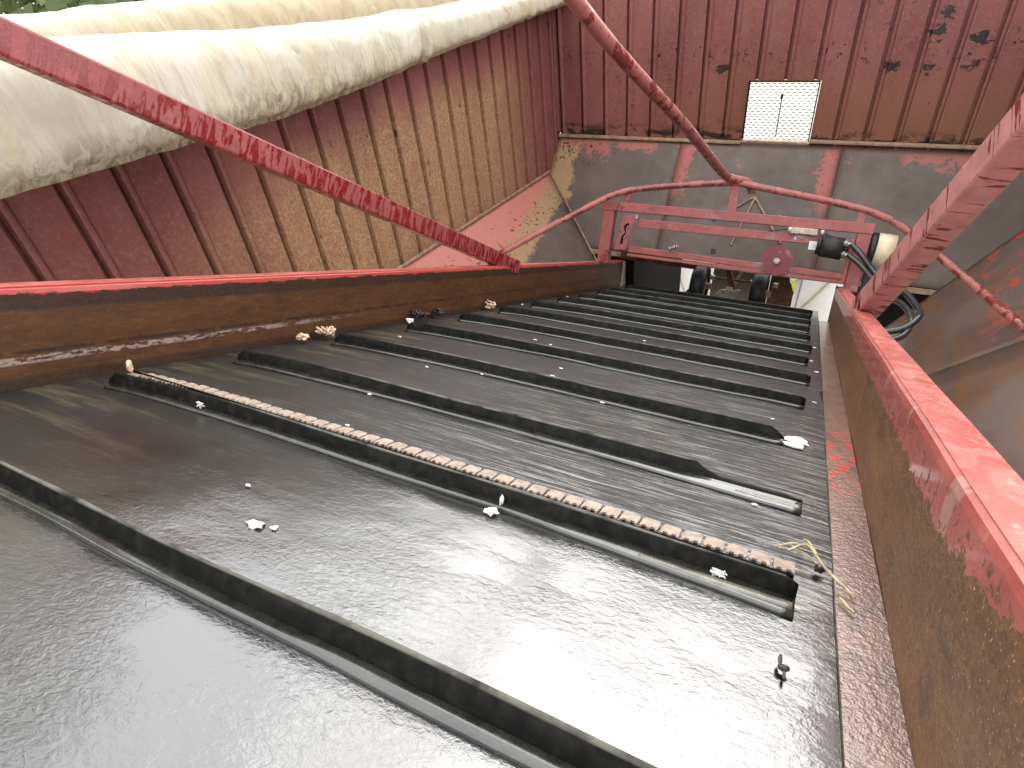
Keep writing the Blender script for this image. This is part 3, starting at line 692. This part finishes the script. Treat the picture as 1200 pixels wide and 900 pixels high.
# hoop
hp = [(-1.755, .118), (-1.458, .303), (-1.161, .478), (-1.068, .527), (-.951, .563), (-.70, .602), (-.444, .630), (-.275, .612), (-.034, .582), (.157, .551), (.252, .524), (.349, .479), (.51, .373), (.708, .236), (.899, .1)]
hoop = root('hoop_pipe', B(-.44, 3.39, .63), 'thin bent red pipe arching over the roller frame from wall to wall', 'pipe')
bm = nb(); hk = [.85, .91, .96, .98, 1, 1, 1, 1, 1, 1, 1, 1, .98, .91, .82]        # the legs of the hoop lean up the slope towards the belt
tube(bm, catmull([O+(B(x, 3.39, h)-O)*k for (x, h), k in zip(hp, hk)], 6), .0172, 12); child('pipe', bm, 'red_pipe_paint', hoop, smooth=True)
for (a, b_) in (((-.990, .545), (-.984, .487)), ((-.433, .616), (-.427, .487)), ((.163, .540), (.161, .485))):
    bm = nb(); w = .018 if a[0] != -.433 else .022
    hexa(bm, [B(b_[0]-w, 3.382, b_[1]), B(b_[0]+w, 3.382, b_[1]), B(b_[0]+w, 3.398, b_[1]), B(b_[0]-w, 3.398, b_[1]), B(a[0]-w, 3.382, a[1]), B(a[0]+w, 3.382, a[1]), B(a[0]+w, 3.398, a[1]), B(a[0]-w, 3.398, a[1])], .002)
    child('hanger', bm, 'red_frame_paint', hoop)
J = B(-.444, 3.372, .64)
bm = nb(); tube(bm, catmull([V(-.79, .95, .42), V(-.663, 1.64, -.195), V(-.54, 2.42, -.72), J+Vector((-.045, -.10, .075)), J+Vector((-.005, -.01, .012)), J+Vector((.05, .03, -.012)), J+Vector((.08, .05, -.045)), J+Vector((.09, .05, -.075))], 8), .0215, 14)
thing('brace_pipe', bm, 'red_pipe_paint', 'thick red round pipe coming down from above to the top of the hoop pipe', 'pipe', J, smooth=True)

# ------------------------------------------------------------------ roller frame
rf = root('roller_frame', B(-.44, 3.39, .16), 'red welded tube frame standing across the lower end of the belt', 'frame')
FR = 'red_frame_paint'
def fbox(nm, x0, x1, h0, h1, o0, o1, mat=FR, bev=.003, par=rf, **kw):
    bm = nb(); boxB(bm, x0, x1, 3.39+o0, 3.39+o1, h0, h1, bev); return child(nm, bm, mat, par, **kw)
fbox('post', -1.108, -1.045, .152, .4395, -.03, .03)
bm = nb(); hexa(bm, [B(.158, 3.36, .165), B(.222, 3.36, .165), B(.222, 3.42, .165), B(.158, 3.42, .165), B(.164, 3.36, .4395), B(.224, 3.36, .4395), B(.224, 3.42, .4395), B(.164, 3.42, .4395)], .003); child('post', bm, FR, rf)
fbox('top_bar', -1.110, .228, .440, .488, -.032, .030)
bm = nb(); hexa(bm, [B(-.90, 3.355, .362), B(.14, 3.355, .368), B(.14, 3.395, .368), B(-.90, 3.395, .362), B(-.90, 3.355, .410), B(.14, 3.355, .408), B(.14, 3.395, .408), B(-.90, 3.395, .410)], .003); child('middle_bar', bm, FR, rf)
bm = nb(); hexa(bm, [B(-.93, 3.345, .226), B(.155, 3.345, .218), B(.155, 3.385, .218), B(-.93, 3.385, .226), B(-.93, 3.345, .260), B(.155, 3.345, .246), B(.155, 3.385, .246), B(-.93, 3.385, .260)], .003); child('lower_bar', bm, FR, rf)
bm = nb(); hexa(bm, [B(-.93, 3.335, .204), B(.155, 3.335, .196), B(.155, 3.375, .196), B(-.93, 3.375, .204), B(-.93, 3.335, .219), B(.155, 3.335, .212), B(.155, 3.375, .212), B(-.93, 3.375, .219)], .002); child('lower_bar', bm, FR, rf)
# slotted pivot arm
def armplate(x0, x1, lean, par, nm):
    bm = nb(); o0, o1 = 3.325, 3.333
    hexa(bm, [B(x0-lean, o0, .232), B(x1-lean, o0, .236), B(x1-lean, o1, .236), B(x0-lean, o1, .232), B(x0, o0, .420), B(x1, o0, .426), B(x1, o1, .426), B(x0, o1, .420)], .002)
    return child(nm, bm, FR, par)
ap = armplate(-.977, -.912, .028, rf, 'pivot_arm')
bm = nb(); tube(bm, catmull([B(-.940, 3.322, .378), B(-.960, 3.322, .362), B(-.950, 3.322, .330), B(-.965, 3.322, .305), B(-.968, 3.322, .268)], 5), .006, 6); child('slot', bm, 'dark_void_steel', ap)
bm = nb(); tube(bm, catmull([B(-.932, 3.318, .372), B(-.947, 3.318, .350), B(-.945, 3.318, .325), B(-.958, 3.318, .298)], 5), .0035, 6); child('adjuster', bm, 'bare_steel', ap)
fbox('pivot_arm', .140, .158, .20, .41, -.05, -.032)
for (x, h, r_) in ((-.907, .418, .010), (-.100, .387, .006)):
    bm = nb(); cyl(bm, B(x, 3.33, h), B(x, 3.36, h), r_, 8); child('bolt', bm, 'bare_steel', rf)
# coil bolt
bm = nb()
for k in range(4): cyl(bm, B(-.700+k*.011, 3.325, .268+k*.005), B(-.692+k*.011, 3.325, .272+k*.005), (.0135, .009, .0135, .010)[k], 12)
child('spring_bolt', bm, 'bare_steel', rf)
# disc
dc = (lambda b: (cyl(b, B(-.161, 3.318, .272), B(-.161, 3.326, .272), .073, 40), b)[1])(nb()); dsc = child('disc', dc, 'dark_red_disc_paint', rf)
bm = nb(); cyl(bm, B(-.161, 3.300, .270), B(-.161, 3.318, .271), .015, 12); cyl(bm, B(-.161, 3.292, .270), B(-.161, 3.300, .270), .009, 6); child('hub_bolt', bm, 'bare_steel', dsc)
# roller
bm = nb(); cyl(bm, B(-.985, 3.42, .204), B(-.56, 3.42, .196), .022, 20); child('roller', bm, 'brown_rust', rf)
# motor
bm = nb(); cyl(bm, B(.020, 3.335, .366), B(.116, 3.335, .358), .052, 26); cyl(bm, B(.000, 3.335, .367), B(.020, 3.335, .366), .044, 26); cyl(bm, B(.116, 3.335, .358), B(.138, 3.335, .357), .040, 20)
mo = child('hydraulic_motor', bm, 'black_motor_paint', rf)
for h in (.385, .335):
    bm = nb(); cyl(bm, B(.122, 3.285, h), B(.146, 3.262, h-.006), .011, 10); cyl(bm, B(.118, 3.30, h+.002), B(.130, 3.278, h-.002), .015, 6); child('fitting', bm, 'bare_steel', mo)
fbox('manifold_block', -.128, -.008, .410, .440, -.060, -.037, 'beige_metal')
for x in (-.140, .006):
    bm = nb(); cyl(bm, B(x, 3.34, .4265), B(x+.014, 3.34, .4265), .0125, 12); child('knob', bm, 'cream_drum', rf)
bm = nb(); tube(bm, catmull([B(-.225, 3.345, .408), B(-.18, 3.335, .420), B(-.135, 3.335, .430)], 5), .003, 6); child('wire', bm, 'black_rubber', rf)
bm = nb(); tube(bm, catmull([B(.018, 3.335, .428), B(.045, 3.33, .415), B(.06, 3.33, .408)], 5), .003, 6); child('wire', bm, 'black_rubber', rf)
fbox('tag', -.034, .034, .342, .382, -.052, -.050, 'white_label', .0)
bm = nb(); boxB(bm, -.026, .012, 3.3376, 3.3380, .366, .3668); boxB(bm, -.026, .024, 3.3376, 3.3380, .360, .3606); boxB(bm, -.026, .005, 3.3376, 3.3380, .354, .3546); child('print_line', bm, 'dark_void_steel', rf)
# drive drum beside the right post
bm = nb(); cyl(bm, B(.252, 3.40, .372), B(.328, 3.40, .368), .080, 32); dr = child('drum', bm, 'cream_drum', rf)
bm = nb(); cyl(bm, B(.228, 3.40, .372), B(.252, 3.40, .372), .079, 28); child('drum_side', bm, 'black_rubber', dr)
bm = nb(); boxB(bm, .232, .262, 3.37, 3.42, .06, .30, .004); child('dark_guard', bm, 'black_rubber', rf)
# hoses
def hose(pts, r, mat, label):
    bm = nb(); P = catmull([V(*p) for p in pts], 8); tube(bm, P, r, 10)
    thing('hydraulic_hose', bm, mat, label, 'hose', P[0], 'hydraulic hoses of the motor', True)
hose([(.140, 2.955, -1.375), (.190, 2.93, -1.41), (.290, 2.87, -1.49), (.385, 2.75, -1.48), (.430, 2.62, -1.475), (.430, 2.52, -1.455), (.385, 2.45, -1.475), (.31, 2.42, -1.49), (.22, 2.40, -1.49), (.17, 2.30, -1.47)], .0135, 'hose_rubber', 'black hose from the upper motor fitting, the longer outer loop')
hose([(.138, 2.935, -1.42), (.205, 2.90, -1.455), (.325, 2.82, -1.54), (.380, 2.66, -1.49), (.405, 2.52, -1.47), (.385, 2.42, -1.49), (.31, 2.36, -1.50), (.22, 2.33, -1.50), (.17, 2.24, -1.48)], .0125, 'hose_rubber_grey', 'grey hose from the lower motor fitting, the inner loop')

# ------------------------------------------------------------------ wheels and plates beyond the belt end
WY = 4.17
ga = root('gauge_wheels', B(-.44, WY, .08), 'pair of narrow black rubber wheels on one axle beyond the belt end', 'wheels')
for x in (-.640, -.268):
    w = bpy.data.objects.new('wheel', None); COL.objects.link(w); w.parent = ga; wl_ = B(x, WY, .045); w.location = wl_-ga.location
    bm = nb(); prof = [(-.045, .085), (-.047, .115), (-.040, .138), (-.020, .147), (0, .149), (.020, .147), (.040, .138), (.047, .115), (.045, .085)]
    n = 36; rings = [[bm.verts.new(B(x+px_, WY+r_*math.cos(2*PI*k/n), .045+r_*math.sin(2*PI*k/n))) for px_, r_ in prof] for k in range(n)]
    for k in range(n):
        a, b_ = rings[k], rings[(k+1) % n]
        for j in range(len(prof)-1): f = bm.faces.new((a[j], a[j+1], b_[j+1], b_[j])); f.smooth = True
    child('tyre', bm, 'black_rubber', w)
    bm = nb()
    for k in range(0, n):
        pass
    cyl(bm, B(x-.03, WY, .045), B(x+.03, WY, .045), .088, 26); cyl(bm, B(x-.045, WY, .045), B(x+.075, WY, .045), .022, 10)
    child('rim', bm, 'tan_frame', w)
bm = nb(); tube(bm, [B(-.60, WY-.02, .105), B(-.28, WY-.02, .108)], .008, 8); child('axle', bm, 'brown_rust', ga)
for x in (-.565, -.31, -.18):
    bm = nb(); cyl(bm, B(x-.016, WY-.02, .106), B(x+.016, WY-.02, .106), .017, 8); child('nut', bm, 'beige_metal', ga)
bm = nb(); hexa(bm, [B(-.49, 3.9, .235), B(-.46, 3.9, .235), B(-.46, 3.93, .235), B(-.49, 3.93, .235), B(-.445, 4.10, .055), B(-.405, 4.10, .055), B(-.405, 4.14, .055), B(-.445, 4.14, .055)], .003); child('strut', bm, 'brown_rust', ga)
bm = nb(); hexa(bm, [B(-.49, 3.36, .268), B(-.468, 3.36, .268), B(-.468, 3.375, .268), B(-.49, 3.375, .268), B(-.49, 3.36, .296), B(-.468, 3.36, .296), B(-.468, 3.375, .296), B(-.49, 3.375, .296)], .002); child('stop', bm, 'black_rubber', rf)
bm = nb(); hexa(bm, [B(-.56, 4.10, -.05), B(-.36, 4.10, -.05), B(-.36, 4.14, -.05), B(-.56, 4.14, -.05), B(-.50, 4.10, .04), B(-.375, 4.10, .055), B(-.375, 4.14, .055), B(-.50, 4.14, .04)], .012); child('scraper_block', bm, 'cement_grey', ga)
bm = nb(); cyl(bm, B(-.44, 4.09, .05), B(-.44, 4.16, .05), .022, 10); child('clamp', bm, 'beige_metal', ga)
def polyplate(name, poly, yb, th, mat, label, cat):
    bm = nb(); a = [bm.verts.new(B(x, yb, h)) for x, h in poly]; b_ = [bm.verts.new(B(x, yb+th, h)) for x, h in poly]
    bm.faces.new(a); bm.faces.new(b_)
    for i in range(len(a)): k = (i+1) % len(a); bm.faces.new((a[i], a[k], b_[k], b_[i]))
    bmesh.ops.bevel(bm, geom=list(bm.edges), offset=.0015, segments=1, affect='EDGES')
    return thing(name, bm, mat, label, cat, B(poly[0][0], yb, poly[0][1]))
polyplate('rusty_plate', [(-.215, .20), (-.11, .215), (-.105, .14), (-.068, .075), (-.066, -.10), (-.215, -.10)], 4.20, .008, 'brown_rust', 'rust brown plate with a cut corner, right of the right black wheel', 'plate')
polyplate('rusty_plate', [(-.615, .08), (-.665, .07), (-.745, -.03), (-.76, -.10), (-.60, -.10)], 4.22, .008, 'brown_rust', 'small rust brown plate sticking out left of the left black wheel', 'plate')
# brown plate seen between the wheels, with ribs of the front gate
gp = root('front_gate', B(-.43, 4.45, 0), 'brown steel gate with a slanting rib seen between the two black wheels', 'gate')
bm = nb(); boxB(bm, -.60, -.245, 4.42, 4.43, -.45, .60); child('gate_sheet', bm, 'hopper_steel_back', gp)
bm = nb(); tube(bm, [B(-.30, 4.40, .52), B(-.46, 4.40, .02)], .012, 6); child('rib', bm, 'tan_frame', gp)
# rib lines of an angle brace welded on the back hopper plate
for (a, c) in (((-.60, 3.60), (-.39, 3.72)), ((-.39, 3.72), (-.19, 3.53)), ((-.385, 3.72), (-.46, 3.50))):
    bm = nb(); e = Vector((0, -.004, .006)); tube(bm, [PB(*a)+e, PB(*c)+e], .006, 6); child('rib', bm, 'tan_frame', hb)
# white sheet trailer side outside
ws = root('white_sheet', V(-1.1, 5.2, -3.2), 'white plastic sheet lying under the trailer left of the black wheels', 'sheet')
bm = nb(); hexa(bm, [V(-1.5, 5.0, -3.25), V(-.62, 5.0, -3.25), V(-.62, 5.02, -3.25), V(-1.5, 5.02, -3.25), V(-1.5, 5.5, -2.5), V(-.62, 5.5, -2.5), V(-.62, 5.52, -2.5), V(-1.5, 5.52, -2.5)]); child('sheet', bm, 'white_sheet', ws)
for (p, q) in (((-1.2, 5.30, -2.76), (-.95, 5.02, -3.18)), ((-1.32, 5.2, -2.92), (-1.1, 5.04, -3.15))):
    bm = nb(); tube(bm, [V(*p)+Vector((0, -.012, 0)), V(*q)+Vector((0, -.012, 0))], .008, 6); child('fold', bm, 'tan_white_canvas', ws)
wp = root('white_sheet', V(.0, 5.2, -3.2), 'bright white sheet with a faint fold and yellow sticker beside the rusty plate', 'sheet')
bm = nb(); hexa(bm, [V(-.6, 5.0, -3.30), V(.9, 5.0, -3.30), V(.9, 5.02, -3.30), V(-.6, 5.02, -3.30), V(-.6, 5.4, -2.45), V(.9, 5.4, -2.45), V(.9, 5.42, -2.45), V(-.6, 5.42, -2.45)]); child('sheet', bm, 'white_sheet', wp)
for (p, q, r_) in (((.30, 5.32, -2.62), (-.06, 5.09, -3.10), .010), ((.12, 5.34, -2.57), (-.10, 5.22, -2.83), .006), ((-.045, 5.29, -2.68), (-.06, 5.10, -3.1), .007)):
    bm = nb(); tube(bm, [V(*p)+Vector((0, -.010, 0)), V(*q)+Vector((0, -.010, 0))], r_, 6); child('fold', bm, 'tan_white_canvas' if r_ != .007 else 'cement_grey', wp)
bm = nb(); c0 = V(-.135, 5.20, -2.88); ex, ez = Vector((.045, 0, 0)), Vector((0, .022, .050)); nn = Vector((0, -.006, .003))
hexa(bm, [c0-ex-ez, c0+ex-ez, c0+ex-ez+nn, c0-ex-ez+nn, c0-ex+ez, c0+ex+ez, c0+ex+ez+nn, c0-ex+ez+nn]); st = child('sticker', bm, 'sticker_yellow', wp)
bm = nb(); cyl(bm, c0+nn*1.2+ez*.2-ex*.2, c0+nn*1.5+ez*.2-ex*.2, .022, 12); child('sticker_mark', bm, 'sticker_green', st)
# black plates added for the shade under the hopper, left and right of the opening
cv = root('shade_plates', V(-1.4, 4.0, -2.4), 'added black plates giving the deep shade under the hopper ends', 'shade_plates')
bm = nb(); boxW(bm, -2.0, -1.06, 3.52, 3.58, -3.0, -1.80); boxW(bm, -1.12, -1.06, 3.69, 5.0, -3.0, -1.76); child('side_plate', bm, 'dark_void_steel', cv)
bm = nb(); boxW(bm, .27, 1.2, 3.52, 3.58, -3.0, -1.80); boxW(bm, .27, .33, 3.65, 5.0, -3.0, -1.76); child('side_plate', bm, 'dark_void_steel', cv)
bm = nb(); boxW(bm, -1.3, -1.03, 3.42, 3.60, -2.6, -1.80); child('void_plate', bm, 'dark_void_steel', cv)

# ------------------------------------------------------------------ rolled tarpaulin
pinch = [(1.72, .016, .07), (2.33, .020, .22), (3.35, .022, .2)]
def roll(name, mat, label, cx, rx, zt, zb_, ya, yb_, amp, expn, cat, seed, with_pinch):
    bm = nb(); n, m = 420, 56
    def pr(i):
        y = ya+(yb_-ya)*i/n; out = []
        t, b = interp(zt, y), interp(zb_, y)
        sh = max(0, min(1, (2.3-y)/1.5))*(.26 if with_pinch else 0); t, b = t, b*(1-sh/1.8)-(.012+sh*.06 if with_pinch else 0); cz = (t+b)/2; rz = (t-b)/2
        for j in range(m):
            a = 2*PI*j/m; ca, sa = math.cos(a), math.sin(a)
            X = math.copysign(abs(ca)**(2/expn), ca)*rx; Z = math.copysign(abs(sa)**(2/expn), sa)*rz
            f = 1.
            if with_pinch:
                for (py_, w, dpt) in pinch:
                    yy = y-py_-.12*sa*rz/.1*.3+.03*ca; g_ = math.exp(-(yy/w)**2); f -= dpt*g_*.8; f += dpt*.45*math.exp(-((yy-w*1.7)/(w*.6))**2)
            q = Vector((ca*1.2+seed, y*5.0, sa*1.2))
            d = amp*(noise.noise(q*1.1)*.9 + 1.1*(abs(noise.noise(Vector((q.x*.9+4, q.y*2.1+q.z*2.0+q.x, q.z*.6))))-.2) + noise.noise(Vector((q.x*1.0, q.y*3.2+sa*2.2, q.z*.7)))*.8+abs(noise.noise(Vector((q.x*.8, q.y*6.5-sa*2.5, q.z*.9))))*.5)
            d += (.006 if with_pinch else 0)*math.exp(-((a-PI*1.72)/.045)**2) - (.005 if with_pinch else 0)*math.exp(-((a-PI*1.76)/.05)**2)
            out.append(V(cx+sh*.75+(X*(1+sh)+ca*d)*f, y, cz+(Z+sa*d)*f))
        return out
    sweep(bm, [0]*(n+1), pr)
    return thing(name, bm, mat, label, cat, V(cx, 1.5, -.35), None, True)
roll('rolled_tarpaulin', 'dirty_white_canvas', 'fat wrinkled roll of dirty white canvas along the top of the left wall', -1.735, .150, ZT, ZB, -.4, 4.05, .0036, 3.6, 'tarpaulin', 0, True)
ZT2 = [(.5, -.052), (1.06, -.085), (1.6, -.118), (2.6, -.200), (4.0, -.280)]; ZB2 = [(0, -.5), (4, -.62)]
roll('rolled_tarpaulin', 'tan_white_canvas', 'smoother tan strip of canvas lying behind the fat white roll', -2.19, .11, ZT2, ZB2, -.6, 4.3, .006, 4.0, 'tarpaulin', 9, False)

# ------------------------------------------------------------------ trees
def tree(x, y, h, cr, label, nleaf=2600, pale=False, seed=0, low=.15):
    rnd = random.Random(seed); base = Vector((x, y, 0)); r = root('tree', base, label, 'tree', None)
    bm = nb(); pts = [base+Vector((rnd.uniform(-.15, .15)*k, rnd.uniform(-.15, .15)*k, h*.85*k/6)) for k in range(7)]
    tube(bm, pts, lambda i: .16*h/8*(1-.13*i), 8)
    for k in range(9):
        p = pts[2+k % 4]; d = Vector((rnd.uniform(-1, 1), rnd.uniform(-1, 1), rnd.uniform(.3, 1))).normalized()*cr*.8
        tube(bm, [p, p+d*.5+Vector((0, 0, .1)), p+d], lambda i: .05*(1-.3*i), 5)
    child('trunk', bm, 'pale_bark' if pale else 'bark', r)
    bm = nb(); cl = [(Vector((rnd.gauss(0, .45)*cr, rnd.gauss(0, .45)*cr, h*rnd.uniform(low, 1.0))), cr*rnd.uniform(.22, .42)) for _ in range(38)]
    for _ in range(nleaf):
        c, s = rnd.choice(cl); d = Vector((rnd.gauss(0, 1), rnd.gauss(0, 1), rnd.gauss(0, 1))).normalized()*s*rnd.uniform(.5, 1)
        p = base+c+d; a = Vector((rnd.gauss(0, 1), rnd.gauss(0, 1), rnd.gauss(0, 1))).normalized(); u = a.orthogonal().normalized(); v = a.cross(u); L = rnd.uniform(.07, .15)
        bm.faces.new([bm.verts.new(q) for q in (p-u*L, p+v*L*.6, p+u*L, p-v*L*.6)])
    child('crown', bm, 'foliage', r)
tl = [(-13.0, 4.6, 10.5, 3.0, 'leafy green tree at the far left corner above the canvas, pale stems in it', True), (-13.0, 8.6, 5.6, 2.8, 'green tree just above the left part of the canvas strip', False), (-12.5, 13.5, 5.6, 2.6, 'dark green tree above the middle of the canvas strip', False),
      (-9.5, 3.2, 10.5, 3.0, 'leafy tree left of the picture beside the trailer', False), (-13.0, 17.5, 5.4, 2.8, 'green tree farthest along the row above the canvas', False), (-9.0, .2, 11.0, 3.2, 'leafy tree behind the camera on the left', False)]
for i, (x, y, h, cr, lb, pb) in enumerate(tl): tree(x, y, h, cr, lb, 7000, pb, i+3, .12)

# ------------------------------------------------------------------ debris
def blob(name, p, r, mat, label, cat, group=None, sq=(1, 1, .5), seed=0, rough=.5):
    bm = nb(); bmesh.ops.create_icosphere(bm, subdivisions=2, radius=1)
    for v in bm.verts:
        k = 1+rough*noise.noise(v.co*1.7+Vector((seed*3.1, 0, 0))); v.co = Vector((v.co.x*sq[0], v.co.y*sq[1], v.co.z*sq[2]))*k*r
        v.co = Xb*v.co.x+Yb*v.co.y+Nb*v.co.z+p
    return thing(name, bm, mat, label, cat, p, group, False)
sp_ = [(-.584, .679), (-.665, .828), (-.532, .45), (-.785, 1.413), (-.589, 1.11), (-.675, 1.582), (-.65, 1.421), (-.614, 1.553), (-.483, 1.307), (-.313, 1.107), (-1.05, 2.281), (-1.04, 2.156), (-1.05, 2.802), (-.487, 1.721), (-.462, 1.792), (-.547, 2.145), (-.43, 1.896), (-.773, 3.544), (-.573, 3.1), (-.453, 3.395), (-.296, 3.465), (-.216, 2.865), (-.078, 2.642), (-.053, 2.292), (-.046, 3.307), (.007, 2.859), (.036, 1.717), (.061, 2.087), (.048, .835), (-.002, .805), (.032, 2.998), (-.707, 1.072), (-.469, 1.221), (-.007, 1.264), (.07, 1.5), (.075, 1.9), (.07, 2.4), (-.9, 1.8), (-.95, 1.3)]
ORD = ['', 'nearest', 'second', 'third', 'fourth', 'fifth', 'sixth', 'seventh', 'eighth', 'ninth', 'tenth', 'eleventh', 'twelfth', 'thirteenth']
def crumb_label(x, y):
    k = max(i for i, q in enumerate(rows) if q < y or i == 0)
    side = 'near the left board' if x < -.85 else 'left of the belt middle' if x < -.55 else 'right of the belt middle' if x < -.15 else 'near the right end of the cleats' if x < .055 else 'at the right belt edge'
    return 'tiny white crumb just beyond the %s cleat, %s' % (ORD[k], side)
for i, (x, y) in enumerate(sp_):
    # rests on the belt
    blob('foam_crumb', B(x, y, bz(x, y)+.0025), .0022+.0012*(y if y < 2.2 else 2.2)*random.uniform(.5, 1.1), 'white_foam', crumb_label(x, y), 'crumb', 'white crumbs scattered on the belt', (1.5, .8, .5), i)
blob('foam_crumb', B(-.458, .396, bz(-.458, .396)+.002), .0065, 'white_foam', 'larger white crumb of a pair on the wet belt between the two nearest cleats', 'crumb', None, (1.5, 1, .45), 91, .9)
blob('foam_crumb', B(-.438, .402, bz(-.438, .402)+.0015), .004, 'white_foam', 'small white crumb just right of a larger one between the two nearest cleats', 'crumb', None, (1.1, .8, .4), 92, .9)
blob('fluff_tuft', B(-.268, rows[2]-.006, .012), .0042, 'white_foam', 'white tuft of fluff hanging on the laced cleat near its middle', 'fluff', None, (.5, .5, 1.5), 93, 1.3)
blob('fluff_tuft', B(-.272, rows[2]-.024, .005), .0062, 'white_foam', 'white fluff lying on the belt at the foot of the laced cleat', 'fluff', None, (1.3, .8, .5), 94, 1.3)
blob('husk', B(-1.045, rows[2]+.045, .012), .009, 'husk', 'pale curled husk sticking up at the left end of the lacing', 'husk', None, (.6, .6, 1.2), 97, .8)
def curl(name, p, n, r, mat, label, cat, seed):
    rnd = random.Random(seed); bm = nb()
    for k in range(n):
        q = [p+Xb*rnd.uniform(-r, r)+Yb*rnd.uniform(-r, r)*.6+Nb*rnd.uniform(0, r) for _ in range(4)]; tube(bm, catmull(q, 5), r*.10, 5)
    thing(name, bm, mat, label, cat, p, None, True)
curl('straw_tuft', B(-1.062, 1.14, 0), 7, .026, 'husk', 'clump of curled pale husks on the belt against the left board', 'husk', 4)
blob('leaf_scrap', B(-1.062, 1.06, .008), .014, 'husk', 'round pink husk beside the curled clump at the left board', 'husk', None, (1, .8, .7), 5, .8)
curl('leaf_scrap', B(-1.062, 1.55, .0), 7, .030, 'dark_leaf', 'dark shrivelled leaves against the left board with white bits', 'leaf', 6)
curl('leaf_scrap', B(-1.062, 1.66, .0), 6, .026, 'dark_leaf', 'darker leaf scrap right behind the shrivelled leaves at the left board', 'leaf', 7)
blob('foam_crumb', B(-1.055, 1.49, .006), .012, 'white_foam', 'white bit in front of the dark shrivelled leaves at the left board', 'crumb', None, (1, .8, .7), 8, .8)
curl('straw_tuft', B(-1.058, 2.02, .0), 5, .030, 'husk', 'small pale straw clump farther along the left board', 'straw', 9)
for i, x in enumerate((-.79, -.95, -.02)):
    curl('fluff_tuft', B(x, rows[2]-.006, .006), 5, .0085, 'white_foam', ('thin white thread of fluff on the laced cleat towards its left end', 'faint white fluff on the left tip of the laced cleat', 'white smear of fluff near the right end of the laced cleat')[i], 'fluff', 40+i)
# straw tuft at the right end of the lacing
def stalk(pts, r, label):
    bm = nb(); P = catmull([B(*p) for p in pts], 6); tube(bm, P, r, 5); thing('straw', bm, 'straw', label, 'straw', P[0], 'straws at the right end of the laced cleat', True)
stalk([(.040, .655, .022), (.058, .672, .026), (.078, .655, .014), (.106, .628, .006)], .0016, 'long bent straw reaching from the laced cleat over the rusty strip')
stalk([(.056, .715, .012), (.060, .69, .022), (.068, .665, .022)], .0014, 'upright short straw at the end of the lacing')
stalk([(.028, .668, .016), (.045, .672, .024), (.060, .680, .018)], .0012, 'thin straw lying across the last clips')
stalk([(.092, .618, .006), (.098, .606, .006), (.104, .598, .006)], .0013, 'tiny straw lying alone on the rusty strip')
stalk([(.035, .690, .006), (.055, .675, .015), (.075, .668, .008)], .0012, 'pale straw crossing under the bent one')
blob('leaf_scrap', B(.074, .668, .006), .008, 'dark_leaf', 'dark bit of leaf under the straws at the belt edge', 'leaf', None, (.7, .8, .6), 3, .7)
# dead bug like scrap
bug = root('dead_insect', B(.047, .478, .002), 'small dark curled insect lying on the bright wet belt at the lower right', 'insect')
for nm, p, r_, sq in (('insect_body', (.047, .478, .004), .0045, (1.1, .7, .6)), ('insect_wing', (.0435, .485, .006), .0052, (.35, 1.4, .3)), ('insect_wing', (.0475, .469, .004), .004, (.35, 1.4, .3))):
    bm = nb(); bmesh.ops.create_icosphere(bm, subdivisions=2, radius=1); c = B(*p)
    for v in bm.verts: v.co = c+(Xb*v.co.x*sq[0]+Yb*v.co.y*sq[1]+Nb*v.co.z*sq[2])*r_*(1+.4*noise.noise(v.co*2))
    child(nm, bm, 'dark_leaf', bug)
for lab, pts in (('thin white thread curled on the belt left of the laced cleat', [(-1.024, .594), (-1.001, .598), (-.975, .592), (-.960, .579), (-.966, .572)]), ('thin white thread on the belt at the left board', [(-.99, .383), (-.999, .40), (-1.02, .425)])):
    bm = nb(); tube(bm, catmull([B(x, y, bz(x, y)+.0018) for x, y in pts], 6), .0011, 5); thing('thread', bm, 'white_foam', lab, 'thread', B(*pts[0]), None, True)
blob('foam_patch', B(.040, 1.155, .001), .020, 'white_foam', 'flat white foam patch at the torn end of a cleat', 'foam', None, (1.0, 1.05, .10), 12, .8)
